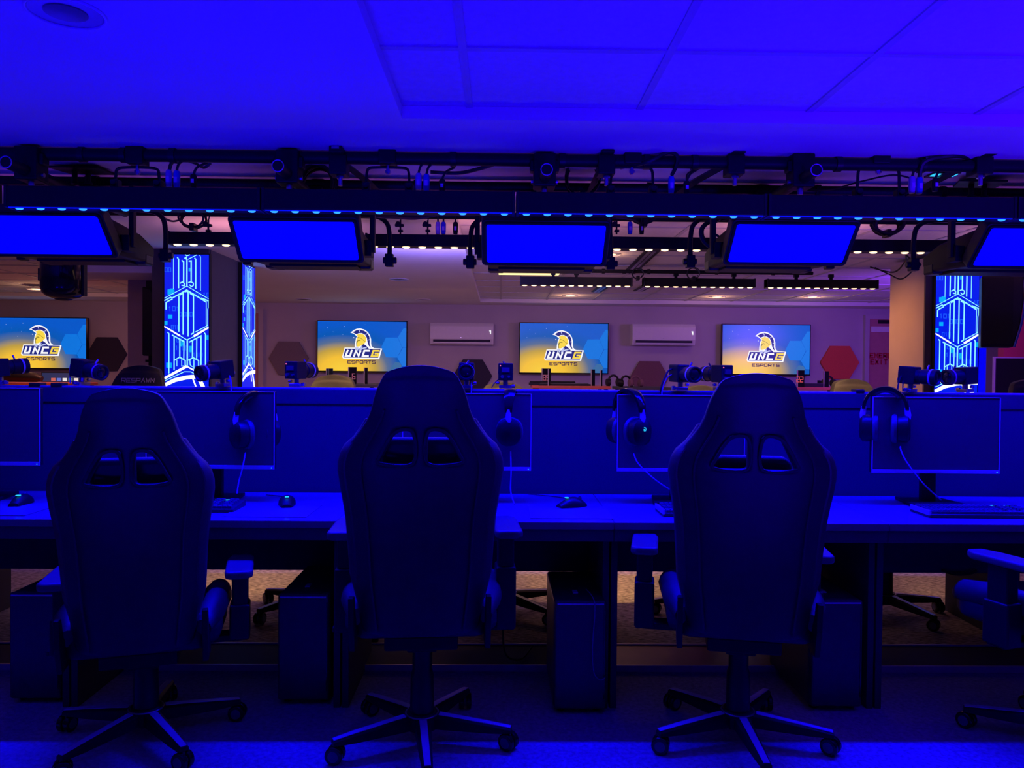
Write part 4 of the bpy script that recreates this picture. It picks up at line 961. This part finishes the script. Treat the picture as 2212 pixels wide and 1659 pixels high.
# ------------------------------------------------------------------ small cameras on the divider
def make_cam():
    t = thing('box_camera', '', 'camera', group='box cameras clamped along the divider top')
    mb = MB(); mb.box(-0.034, 0.034, -0.03, 0.045, -0.038, 0.042); b = mb.build('camera_body', 'black', t, bevel=0.004)
    mx = Matrix.Rotation(PI/2, 4, 'X')
    mb = MB(); mb.lathe([(0.031, 0.028), (0.031, 0.050), (0.034, 0.052), (0.034, 0.085), (0.036, 0.087), (0.036, 0.118), (0.030, 0.119), (0.026, 0.112)], mx); ln = mb.build('lens_barrel', 'black', t, smooth=True)
    mb = MB(); mb.lathe([(0.0345, 0.088), (0.0368, 0.089), (0.0368, 0.097), (0.0345, 0.098)], mx); mb.build('lens_ring', 'silver', ln, smooth=True)
    mb = MB(); mb.lathe([(0.028, 0.110), (0.020, 0.1145), (0.002, 0.117)], mx); mb.build('lens_glass', 'gloss', ln, smooth=True)
    mb = MB(); mb.cyl((0.0, -0.07, 0.034), (0.012, -0.07, 0.052), 0.004, seg=8); mb.build('focus_screw', 'steel', ln)
    mb = MB(); mb.box(-0.018, 0.018, 0.045, 0.052, 0.0, 0.022); mb.cyl((0.015, 0.045, -0.02), (0.015, 0.056, -0.02), 0.008, seg=10); mb.cyl((-0.015, 0.045, -0.02), (-0.015, 0.053, -0.02), 0.006, seg=10); mb.build('rear_connector', 'steel', b)
    mb = MB(); mb.cyl((0.024, 0.044, 0.03), (0.024, 0.047, 0.03), 0.003, seg=8); mb.build('status_light', emat('status_red', (1.0, 0.15, 0.25), 1.2), b)
    mb = MB(); mb.cyl((0, 0, -0.038), (0, 0, -0.062), 0.012, seg=12); mb.box(-0.03, 0.03, -0.02, 0.02, -0.075, -0.06); mb.cyl((-0.045, 0, -0.064), (-0.028, 0, -0.064), 0.009, seg=10); mb.cyl((0.028, 0, -0.05), (0.045, 0, -0.05), 0.007, seg=10); mb.build('clamp_mount', 'steel', t, bevel=0.002)
    return t
bc = make_cam(); BCO = []
CAMS = [(-2, 803, 3.52, 2.6, -0.1, 'box camera cut by the left picture edge'), (180, 800, 3.54, 1.2, 0.25, 'box camera pointing right-away with a copper lens ring, in front of the leftmost television'), (478, 803, 3.5, -0.55, 0.25, 'box camera pointing down-left between the two glowing screens of the left pillar'),
        (641, 808, 3.56, 2.75, 0, 'box camera seen from behind in front of the grey hexagon'), (1008, 797, 3.5, 0.02, 0, 'box camera facing the viewer in front of the navy hexagon'), (1092, 812, 3.58, PI, 0, 'glossy rear-facing box camera left of the middle television'),
        (1470, 813, 3.5, 0.35, 0.05, 'box camera facing the viewer with cables at its left, right of the plum hexagon'), (1557, 813, 3.57, -2.7, 0, 'rear-facing box camera beside the rightmost television'), (1968, 816, 3.5, 0.62, 0.12, 'box camera pointing right in front of the orange pillar face'), (2084, 818, 3.57, -1.25, 0.1, 'rear-facing box camera with copper lens ring in front of the right pillar screen')]
for i, (px, py, d, rz, tilt, lbl) in enumerate(CAMS):
    p = P(px, py, d); p.z = zt + 0.075 + max(0, min(0.03, (812-py)*0.0012))
    if i == 0: bc.location = p; bc.rotation_euler = (tilt, 0, rz); bc['label'] = lbl; o = bc
    else: o = dup(bc, tuple(p), rz, lbl); o.rotation_euler = (tilt*0.6, 0, rz)
    if i in (1, 9):
        for l1 in o.children:
            for l2 in l1.children:
                if l2.name.startswith('lens_ring'): l2.data = l2.data.copy(); l2.data.materials[0] = M['pinkring']
    o.location.z = zt + 0.077
    BCO.append(o)
cord('cable', 'blue-lit cable arching from the camera right of the plum hexagon down the divider', [P(1466,798,3.52), P(1445,800,3.49), P(1430,830,3.47), P(1426,850,3.47), P(1422,866,3.46)], 0.004, parent=BCO[6])
cord('cable', 'second cable beside it curving from the same camera to the divider', [P(1462,806,3.53), P(1442,815,3.49), P(1431,840,3.47), P(1430,864,3.46)], 0.003, 'cordb', parent=BCO[6])
cord('cable', 'cable looping from the camera by the orange pillar down behind the divider', [P(1962,800,3.53), P(1945,815,3.5), P(1939,840,3.48), P(1938,862,3.47)], 0.004, parent=BCO[8])
cord('cable', 'second thin cable dropping beside the camera by the orange pillar', [P(1963,805,3.54), P(1952,820,3.5), P(1950,845,3.48)], 0.003, parent=BCO[8])
cord('cable', 'cable from the camera on the left pillar hanging down the divider', [P(487,795,3.52), P(498,820,3.49), P(500,850,3.47), P(499,868,3.46)], 0.004, 'cordb', parent=BCO[2])
cord('cable', 'cable below the centre camera dropping to the monitor top', [P(1016,812,3.5), P(1018,840,3.47), P(1017,862,3.46)], 0.003, 'cordb', parent=BCO[4])
cord('cable', 'thin cable arching from the centre rear-facing camera to the divider', [P(1082,815,3.56), P(1068,828,3.55), P(1062,838,3.53)], 0.0025, parent=BCO[5])
cord('cable', 'cable curling up over the camera at the left of the leftmost television', [P(168,800,3.56), P(155,785,3.55), P(151,800,3.54), P(152,828,3.53)], 0.003, 'cordb', parent=BCO[1])
cord('floor_cable', 'dark cable lying on the floor below the desk left of the right chair', [(0.02, 3.05, 0.34), (0.03, 3.2, 0.12), (0.1, 3.35, 0.035), (0.16, 3.5, 0.04)], 0.004)
cord('desk_cable', 'dark cable bundle sagging under the desk at the right edge', [P(2035,1232,3.4), P(2060,1240,3.4), P(2090,1240,3.4), P(2110,1233,3.4)], 0.006)
cord('desk_cable', 'thin cable looping below the desk beside the left chair armrest', [P(540,1225,3.4), P(534,1250,3.4), P(528,1268,3.4), P(526,1282,3.4), P(533,1280,3.4), P(530,1245,3.4)], 0.003)

# ------------------------------------------------------------------ overhead pipe frame
zF = P(1100, 346, 3.2).z; zR = P(1100, 404, 3.65).z
def pipe(lbl, x0, x1, y, z, r=0.025, clamps=()):
    t = thing('truss_pipe', lbl, 'truss', ((x0+x1)/2, y, z), 0, 'pipes of the overhead lighting frame'); h = (x1-x0)/2; cx = (x0+x1)/2
    mb = MB(); mb.cyl((-h, 0, 0), (h, 0, 0), r, seg=20); mb.build('tube', 'blackm', t, smooth=True)
    for x in clamps:
        mb = MB(); mb.cyl((x-cx-0.012, 0, 0), (x-cx+0.012, 0, 0), r+0.006, seg=16); mb.build('cable_tie', 'black', t, smooth=True)
    for x in (x0+0.25, x1-0.25):
        mb = MB(); mb.box(x-cx-0.02, x-cx+0.02, -0.015, 0.015, 0, max(0.02, CZ - z)); mb.build('ceiling_hanger', 'blackm', t)
random.seed(3)
pipe('thick black front pipe of the lighting frame, just below the ceiling', -3.4, 3.6, 3.2, zF, 0.0255, [-2.1, -1.72, -1.55, -1.35, -0.85, -0.66, -0.2, 0.25, 0.6, 0.8, 1.4, 1.75, 2.0])
pipe('thinner black rear pipe of the lighting frame behind the front one', -3.4, 3.6, 3.65, zR, 0.023, [-1.9, -0.95, -0.4, 0.15, 0.7, 1.5, 2.1])
pipe('black pipe carrying the middle row of warm light bars', -3.3, 3.6, 4.13, 2.125, 0.02, [])
pipe('dark pipe carrying the three far warm light bars', 0.55, 2.75, 6.76, 2.18, 0.016, [0.9, 1.3, 1.9, 2.4])
for px, py, lbl in ((12, 350, 'round pipe end at the left picture edge facing the viewer'), (600, 358, 'round open pipe end above the second blue panel'), (1181, 366, 'round open pipe end above the centre blue panel'), (1764, 367, 'round open pipe end above the fourth blue panel')):
    p = P(px, py, 3.02)
    t = thing('cross_pipe', lbl, 'truss', tuple(p), 0, 'cross pipes of the overhead lighting frame')
    mb = MB(); mb.cyl((0, 0.0, 0), (0, 0.95, 0), 0.0235, seg=22); mb.build('tube', 'blackm', t, smooth=True)
    mb = MB(); mb.tube([(0.0225*math.cos(a), 0, 0.0225*math.sin(a)) for a in [2*PI*k/28 for k in range(28)]], 0.0022, 6, closed=True); mb.build('pipe_rim', 'ringm', t, smooth=True)
    mb = MB(); mb.box(-0.045, 0.045, 0.12, 0.21, -0.035, 0.10); mb.box(-0.06, 0.06, 0.14, 0.19, 0.03, 0.075); mb.build('clamp', 'blackm', t, bevel=0.006)
    mb = MB(); mb.cyl((-0.055, 0.16, -0.01), (0.055, 0.16, -0.01), 0.009, seg=10); mb.cyl((0, 0.165, -0.06), (0, 0.165, -0.03), 0.012, seg=10); mb.build('bolt', 'steel', t)
    mb = MB(); mb.box(-0.035, 0.035, 0.58, 0.68, -0.03, 0.06); mb.build('clamp', 'blackm', t, bevel=0.006)
# ceiling brackets with diagonal arm
for px, dx, lbl in ((722, 0.14, 'ceiling bracket with a diagonal arm above the right end of the second blue panel'), (1316, -0.03, 'ceiling bracket above the right end of the centre blue panel'), (1602, -0.18, 'ceiling bracket with a diagonal arm above the left end of the fourth blue panel'), (2150, -0.1, 'dark ceiling bracket at the right picture edge')):
    p = P(px, 318, 3.1)
    t = thing('ceiling_bracket', lbl, 'bracket', (p.x, 3.14, p.z), 0, 'ceiling brackets of the lighting frame')
    mb = MB(); mb.box(-0.026, 0.026, -0.02, 0.10, -0.015, 0.03 if p.z+0.03 < CZ else CZ-p.z-0.001); mb.box(-0.035, 0.035, 0.02, 0.10, -0.09, -0.01); mb.build('clamp_body', 'blackm', t, bevel=0.004)
    mb = MB(); mb.box(-0.015, 0.015, -0.024, -0.018, 0.0, 0.012); mb.build('plate', 'steel', t)
    mb = MB(); mb.tube([(0, 0.10, -0.02), (dx*0.6, 0.30, -0.06), (dx, 0.50, -0.10)], 0.016, 4); mb.build('diagonal_arm', 'blackm', t)
    mb = MB(); mb.cyl((0.004, 0.06, -0.085), (0.004, 0.06, -0.13), 0.009, seg=10); mb.cyl((0.004, 0.06, -0.085), (0.004, 0.06, -0.10), 0.016, seg=6); mb.build('wing_bolt', 'steel', t)

# ------------------------------------------------------------------ blue LED battens
zb1, zb0 = P(1100, 413, 3.12).z, P(1100, 458, 3.12).z
def make_batten(L, hgt, dep, n, m, ledr, label='', group=None, strip=None):
    t = thing('led_light_bar', label, 'light bar', group=group)
    mb = MB(); mb.box(-L/2, L/2, 0, dep, 0, hgt); mb.build('housing', 'blackm', t, bevel=0.004)
    for sx in (-1, 1):
        mb = MB(); x = sx*L/2; mb.box(min(x, x-sx*0.012), max(x, x-sx*0.012), -0.003, dep+0.003, -0.003, hgt+0.003); mb.build('end_cap', 'black', t, bevel=0.002)
    pit = L/n
    if strip: mb = MB(); mb.box(-L/2+0.012, L/2-0.012, dep*0.1, dep*0.2, -0.003, 0.0); mb.build('edge_glow_strip', strip, t)  # emissive line imitating the LEDs' glow along the lower edge
    for k in range(n):
        x = -L/2 + pit*(k+0.5)
        mb = MB(); mb.lathe([(ledr, 0.0), (ledr*0.95, -0.004), (ledr*0.6, -0.007), (0.001, -0.008)], Matrix.Translation((x, dep*0.35, 0)) @ Matrix.Diagonal((1.25, 1, 1, 1)), 14); mb.build('led_lens', m, t, smooth=True)
    return t
bb = make_batten(1.02, zb1-zb0, 0.09, 12, 'e_led', 0.012, strip='e_strip')
wh = ['at the left picture edge', 'above the second blue panel', 'in the centre above the centre blue panel', 'above the fourth blue panel', 'at the right picture edge']
for i in range(5):
    x = -1.48 + i*1.025; lbl = 'blue-lit light bar of the front row, ' + wh[i]
    if i == 0: bb.location = (x, 3.12, zb0); tag(bb, lbl, 'light bar', 'blue light bars of the front row')
    else: dup(bb, (x, 3.12, zb0), 0, lbl)
# U brackets that hang the front battens
for px, lbl in ((297, 'U-shaped hanger on the front pipe at left'), (838, 'U-shaped hanger between second and centre blue panels'), (1365, 'U-shaped hanger right of the centre panel above the bar'), (1898, 'U-shaped hanger right of the fourth blue panel')):
    p = P(px, 362, 3.2)
    t = thing('hanger_yoke', lbl, 'bracket', (p.x, 3.2, p.z), 0, 'U hangers of the blue light bars')
    w2 = 0.088; dz = zb1 - p.z
    mb = MB(); mb.tube(catmull([(-w2-0.008, 0, dz), (-w2, 0, dz+0.06), (-w2*0.93, 0, -0.008), (-w2*0.5, 0, 0.0), (w2*0.5, 0, 0.0), (w2*0.93, 0, -0.008), (w2, 0, dz+0.06), (w2+0.008, 0, dz)], 4), 0.006, 6); mb.build('bail', 'blackm', t, smooth=True)
    for sx in (-1, 1):
        mb = MB(); mb.box(sx*w2-0.016, sx*w2+0.016, -0.02, 0.02, dz, dz+0.045); mb.cyl((sx*w2, -0.028, dz+0.03), (sx*w2, 0.02, dz+0.03), 0.014, seg=8); mb.build('knob', 'black', t, bevel=0.004)
    mb = MB(); mb.box(-0.035, 0.035, -0.034, 0.034, 0.01, 0.105); mb.cyl((-0.02, 0, 0.1), (-0.02, 0, 0.118), 0.012, seg=8); mb.cyl((0.012, 0, 0.1), (0.012, 0, 0.12), 0.014, seg=8); mb.build('pipe_clamp', 'blackm', t, bevel=0.006)
    mb = MB(); mb.cyl((0, 0, 0.01), (0, 0, -0.03), 0.007, seg=8); mb.cyl((0, 0, -0.012), (0, 0, -0.024), 0.012, seg=6); mb.build('bolt', 'steel', t)
# connectors on the battens
def connector(px, py, d, m, lbl, hh_=0.055, lean=0, grp='cable connectors on the light bars'):
    p = P(px, py, d); t = thing('cable_connector', lbl, 'connector', tuple(p), 0, grp)
    mb = MB(); mb.lathe([(0.011, -hh_/2-0.014), (0.013, -hh_/2), (0.0135, hh_*0.3), (0.010, hh_/2)], None, 14); mb.build('plug_body', m, t, smooth=True)
    mb = MB(); mb.box(-0.006, 0.006, -0.0145, -0.012, -hh_*0.4, 0); mb.build('latch', 'white' if m == 'conn_b' else 'silver', t)
    mb = MB(); mb.tube(catmull([(0, 0, hh_/2), (lean*0.3, 0.0, hh_/2+0.03), (lean, 0.02, hh_/2+0.055)], 4), 0.005, 6); mb.build('cable_tail', 'cable', t, smooth=True)
for px, py, m, lbl in ((365, 382, 'conn_w', 'pale connector on the bar above the left glowing pillar'), (382, 384, 'conn_b', 'blue connector beside the pale one above the left glowing pillar'), (904, 389, 'conn_w', 'pale connector on the bar between second and centre panels'),
        (921, 391, 'conn_b', 'blue connector beside the pale one between second and centre panels'), (1450, 396, 'conn_b', 'single blue connector on the bar between centre and fourth panels'), (1970, 396, 'conn_w', 'pale connector on the bar right of the fourth panel'), (1986, 397, 'conn_b', 'blue connector beside the pale one right of the fourth panel')):
    connector(px, py, 3.19, m, lbl, lean=0.03)
for px, py, lbl in ((418, 388, 'small black plug on the bar above the left glowing pillar'), (955, 398, 'small black plug right of the paired connectors near the centre'), (1483, 402, 'small black plug right of the single blue connector'), (2020, 396, 'small black plug right of the paired connectors at right')):
    connector(px, py, 3.2, 'blackm', lbl, 0.04, 0.05, 'black plugs on the light bars')

# ------------------------------------------------------------------ soft panels
def make_panel():
    t = thing('soft_light_panel', '', 'light fixture', group='blue soft light panels over the desks')
    W = 0.252
    A = Vector((0, -0.04, 0.065)); B = Vector((0, 0.09, -0.075))       # top and bottom of the tilted face
    up = (A-B).normalized(); n = Vector((0, -up.z, up.y)); n = n if n.y < 0 else -n; cen = (A+B)/2; hh2 = (A-B).length/2
    def fn(u, v, q): return cen + Vector((u, 0, 0)) + up*v + n*q
    mb = MB()
    outer = rrect(-W-0.022, W+0.022, -hh2-0.02, hh2+0.02, 0.02)
    mb.prism(outer, lambda u, v, q: fn(u, v, -q), 0.06); mb.build('face_housing', 'black', t, bevel=0.004)
    mb = MB(); fr = [fn(u, v, 0.004) for u, v in rrect(-W-0.008, W+0.008, -hh2-0.008, hh2+0.008, 0.014)]; mb.tube(fr, 0.006, 6, closed=True); mb.build('frame_rim', 'blackm', t, smooth=True)
    mb = MB(); mb.prism(rrect(-W, W, -hh2, hh2, 0.010), fn, 0.003); mb.build('diffuser', 'e_blue', t)
    # rear electronics box reaching backwards
    mb = MB(); mb.prism([(0.0, 0.03), (0.03, 0.085), (0.36, 0.06), (0.50, 0.02), (0.50, -0.03), (0.46, -0.062), (0.11, -0.075)], lambda u, v, q: Vector((-W+0.002+q, u, v)), 2*W-0.004); mb.build('rear_housing', 'blackm', t, bevel=0.012, seg=3)
    mb = MB(); mb.box(-W+0.05, W-0.05, 0.30, 0.44, -0.078, -0.064); mb.box(-W+0.03, W-0.03, 0.466, 0.512, -0.05, -0.02); mb.build('cooling_rib', 'blackm', t, bevel=0.004)
    for sx in (-1, 1):
        mb = MB(); mb.box(sx*(W-0.04)-0.04, sx*(W-0.04)+0.04, 0.40, 0.49, -0.074, -0.02); mb.build('corner_guard', 'black', t, bevel=0.010)
    # straight front straps and curved rear yoke
    for sx in (-1, 1):
        x = sx*(W+0.045)
        mb = MB(); mb.box(x-0.011, x+0.011, 0.16, 0.19, -0.03, 0.24); mb.box(x-0.02*sx-0.02, x-0.02*sx+0.02, 0.14, 0.21, -0.05, 0.02); mb.build('strap_arm', 'blackm', t, bevel=0.002)
    x = W+0.085
    yk = catmull([(-x, 0.42, -0.02), (-x, 0.42, 0.09), (-x+0.02, 0.42, 0.155), (-x+0.10, 0.42, 0.185), (0, 0.42, 0.187), (x-0.10, 0.42, 0.185), (x-0.02, 0.42, 0.155), (x, 0.42, 0.09), (x, 0.42, -0.02)], 6)
    mb = MB(); mb.tube(yk, 0.0115, 10); mb.build('yoke', 'blackm', t, smooth=True)
    for sx in (-1, 1):
        mb = MB(); mb.cyl((sx*(x-0.03), 0.42, -0.03), (sx*(x+0.035), 0.42, -0.03), 0.016, seg=10); mb.box(sx*x-0.02, sx*x+0.02, 0.40, 0.44, -0.06, 0.0); mb.build('tilt_knob', 'black', t, bevel=0.004)
    mb = MB(); mb.cyl((0, 0.42, 0.187), (0, 0.42, 0.36), 0.012, seg=10); mb.box(-0.03, 0.03, 0.39, 0.45, 0.29, 0.37); mb.build('hanging_stem', 'blackm', t)
    return t
sp = make_panel()
wh = ['glowing soft light panel cut by the left picture edge', 'glowing blue soft panel above left chair and second television', 'glowing blue soft panel in the centre, facing straight', 'glowing blue soft panel above the right chair', 'glowing blue soft panel cut by the right picture edge']
CP = [(98, 505), (642, 517), (1178, 525), (1708, 524), (2245, 532)]
for i, (px, py) in enumerate(CP):
    p = P(px, py, 3.315)
    if i == 0: sp.location = (p.x, 3.29, p.z); sp['label'] = wh[0]
    else: dup(sp, (p.x, 3.29, p.z), 0, wh[i])
# ------------------------------------------------------------------ warm battens
zm1, zm0 = P(1100, 508, 4.07).z, P(1100, 534, 4.07).z
wb = make_batten(1.02, zm1-zm0, 0.085, 12, 'e_warm', 0.016)
mbx = [P(455, 520, 4.07).x, P(935, 520, 4.07).x, P(1400, 520, 4.07).x - 0.0, P(1400, 520, 4.07).x + 1.12]
wh = ['between the left panels above the left pillar screen', 'between the second and centre blue panels', 'between the centre and fourth blue panels', 'right of the fourth blue panel']
for i, x in enumerate(mbx):
    x = -1.75 + 0.51 + 1.035*i
    lbl = 'warm-lit light bar of the middle row, ' + wh[i]
    if i == 0: wb.location = (x, 4.07, zm0); tag(wb, lbl, 'light bar', 'warm light bars of the middle row')
    else: dup(wb, (x, 4.07, zm0), 0, lbl)
zf1, zf0 = P(1515, 601, 6.76).z, P(1515, 619, 6.76).z
for i, (a, b) in enumerate(((1123, 1367), (1388, 1635), (1652, 1904))):
    x = (P(a, 610, 6.76).x + P(b, 610, 6.76).x)/2
    lbl = ['leftmost', 'middle', 'rightmost'][i] + ' of the three warm light bars hanging far back over the room'
    if i == 0: fb = make_batten(0.99, zf1-zf0, 0.085, 12, 'e_warm', 0.019); fb.location = (x, 6.76, zf0); tag(fb, lbl, 'light bar', 'warm light bars of the far row')
    else: dup(fb, (x, 6.76, zf0), 0, lbl)
for px in (1195, 1245, 1460, 1585, 1720, 1795):
    a = P(px, 600, 6.8)
    mb = MB(); mb.box(-0.012, 0.012, -0.01, 0.01, 0, 2.18-0.016-zf1 if px in (1195, 1245) else 2.18-zf1-0.016); mb.box(-0.02, 0.02, -0.015, 0.015, 0.02, 0.05)
    o = mb.build('bar_hanger', 'blackm'); o.location = (a.x, 6.80, zf1+0.0005); tag(o, {1195: 'left short hanger of the leftmost far light bar', 1245: 'right short hanger of the leftmost far light bar', 1460: 'left short hanger of the middle far light bar', 1585: 'right short hanger of the middle far light bar', 1720: 'left short hanger of the rightmost far light bar', 1795: 'right short hanger of the rightmost far light bar'}[px], 'bracket', 'short hangers of the far light bars')
for px, m, lbl in ((946, 'conn_w', 'pale plug on the middle-row bar left of the centre panel'), (958, 'conn_b', 'blue plug on the middle-row bar left of the centre panel'), (984, 'blackm', 'black plug on the middle-row bar nearest the centre panel'), (1361, 'conn_b', 'blue plug on the middle-row bar right of the centre panel'), (1386, 'blackm', 'black plug on the middle-row bar right of the blue plug')):
    connector(px, 490, 4.1, m, lbl, 0.05, 0.0, 'plugs on the middle light bars')
for px, lbl in ((865, 'left safety clip hanging above the middle-row bar near the second panel'), (924, 'right safety clip hanging above the middle-row bar near the second panel'), (1332, 'safety clip beside the right end of the centre panel'), (450, 'safety clip beside the coiled cable at left')):
    p = P(px, 490, 4.1); t = thing('safety_clip', lbl, 'clip', tuple(p), 0, 'safety clips above the middle light bars')
    mb = MB(); mb.cyl((0, 0, -0.04), (0, 0, 0.035), 0.005, seg=6); mb.tube(catmull([(0, 0, 0.03), (0.005, 0.0, 0.06), (-0.008, 0.01, 0.10)], 4), 0.003, 6); mb.build('pin', 'blackm', t)
    mb = MB(); mb.box(-0.028, 0.018, -0.012, 0.012, 0.0, 0.014); mb.cyl((-0.012, -0.015, 0.014), (-0.012, 0.015, 0.014), 0.014, seg=8); mb.box(-0.012, 0.014, -0.01, 0.01, -0.028, -0.016); mb.build('thumb_grip', 'blackm', t, bevel=0.003)
# coiled cables
def coil(px, py, d, rx, rz_, n, r, lbl):
    p = P(px, py, d); t = thing('cable_coil', lbl, 'cable', tuple(p), 0, 'coiled cables on the lighting frame')
    pts = []
    for k in range(n*20):
        a = 2*PI*k/20; j = 1 + 0.07*math.sin(k*0.37+px); pts.append((rx*j*math.cos(a), 0.03*math.sin(k*0.23), rz_*j*math.sin(a)))
    mb = MB(); mb.tube(pts, r, 6); mb.build('loops', 'cable', t, smooth=True)
    mb = MB(); mb.box(-0.012, 0.012, -0.03, 0.03, -rz_-0.02, -rz_+0.02); mb.build('tie_strap', 'black', t, bevel=0.002)
coil(688, 396, 3.45, 0.072, 0.075, 4, 0.007, 'black cable coil hanging between the pipes above the second blue panel')
coil(1258, 384, 3.45, 0.072, 0.080, 3, 0.006, 'black cable coil between the pipes right of the centre round pipe end')
coil(418, 473, 4.13, 0.068, 0.045, 3, 0.006, 'oval cable coil hanging above the left pillar screen')
coil(1392, 462, 4.13, 0.07, 0.05, 3, 0.006, 'cable coil half hidden behind the blue bar right of the centre panel')
coil(1916, 485, 4.13, 0.076, 0.050, 4, 0.009, 'thick oval cable coil right of the fourth blue panel')
coil(1378, 590, 6.7, 0.045, 0.045, 2, 0.004, 'small cable loop between the far warm light bars')
coil(1498, 590, 6.7, 0.05, 0.05, 2, 0.004, 'small cable loop above the middle far light bar')
# loose cables
cord('loose_cable', 'black cable arching down from the front pipe right of the paired connectors', [P(930,372,3.3), P(990,374,3.3), P(1030,366,3.25), P(1065,356,3.22)], 0.008)
cord('loose_cable', 'cable sagging between the light frame and the left fixture yoke', [P(338,452,3.7), P(350,468,3.8), P(372,478,3.9), P(392,474,4.0)], 0.005)
cord('loose_cable', 'cable running behind the blue bar left of the centre panel', [P(800,466,3.6), P(850,470,3.7), P(900,472,3.8), P(950,462,3.8)], 0.007)
cord('loose_cable', 'thin cable drooping from the plug between centre and fourth panels', [P(1330,470,4.0), P(1370,476,4.0), P(1385,488,4.1)], 0.004)
cord('loose_cable', 'cable arching up over the front pipe near the single blue connector', [P(1340,362,3.24), P(1400,350,3.16), P(1440,330,3.16), P(1462,336,3.15), P(1462,356,3.16), P(1451,378,3.19)], 0.008)
cord('loose_cable', 'thin cable curving left from the black plug under the front pipe', [P(1483,392,3.2), P(1486,375,3.25), P(1510,364,3.3), P(1540,360,3.35)], 0.004)
cord('loose_cable', 'cable rising over the front pipe above the right paired connectors', [P(1986,385,3.19), P(1995,352,3.16), P(2030,340,3.15), P(2080,338,3.16), P(2110,350,3.3)], 0.009)
cord('loose_cable', 'cable sweeping along the rear pipe left of the right hanger', [P(1735,412,3.5), P(1800,408,3.5), P(1860,392,3.45), P(1930,378,3.4), P(1975,388,3.4)], 0.004)
cord('loose_cable', 'cable rising over the front pipe from the left pillar connectors', [P(366,370,3.19), P(372,352,3.2), P(392,346,3.22), P(420,352,3.25), P(440,362,3.3), P(455,352,3.3)], 0.006)
for a, b, lbl in ((1500, 1560, 'bundle of thick cables hanging behind the left end of the fourth panel'), ):
    cord('cable_bundle', lbl, [P(1572,470,3.6), P(1535,478,3.6), P(1516,495,3.6), P(1520,520,3.6), P(1545,540,3.6)], 0.012)
    cord('cable_bundle', 'second thinner cable in the bundle by the fourth panel', [P(1560,470,3.6), P(1536,490,3.55), P(1545,506,3.55), P(1565,516,3.55)], 0.006)
cord('loose_cable', 'thin cable looping down across the top of the right pillar', [P(1880,577,6.0), P(1930,588,5.8), P(1955,565,5.6), P(1958,552,5.5), P(1975,570,5.5), P(1990,572,5.5)], 0.006)
cord('loose_cable', 'second thin cable drooping across the right pillar top', [P(1890,578,5.9), P(1920,592,5.8), P(1950,602,5.7), P(1985,570,5.6)], 0.005)
# small cyan-lit box and mount plate at right
p = P(2046, 374, 3.4); t = thing('wireless_receiver', 'small flat box with cyan lights above the right connectors', 'receiver', tuple(p))
mb = MB(); mb.box(-0.055, 0.065, 0, 0.09, 0, 0.008); mb.build('tray', 'black', t, bevel=0.002)
mb = MB(); mb.box(-0.05, -0.02, 0.01, 0.05, -0.003, 0); mb.box(0.02, 0.055, 0.01, 0.05, -0.003, 0); mb.build('indicator_light', 'e_cyan', t)
for px, py, lbl in ((2130, 392, 'dark mounting plate between the pipes near the right edge'), (160, 362, 'dark mounting plate with stubby legs between the pipes at left')):
    p = P(px, py, 3.45); t = thing('mounting_plate', lbl, 'bracket', tuple(p))
    mb = MB(); mb.prism([(-0.12, 0), (0.10, 0.0), (0.12, 0.12), (-0.08, 0.12)], lambda u, v, q: Vector((u, v, q)), 0.008); mb.build('plate', 'blackm', t)
    for x in (-0.03, 0.03):
        mb = MB(); mb.cyl((x, 0.06, 0), (x, 0.06, -0.06), 0.012, seg=10); mb.cyl((x, 0.06, -0.05), (x, 0.06, -0.06), 0.018, seg=8); mb.build('bolt', 'blackm', t)
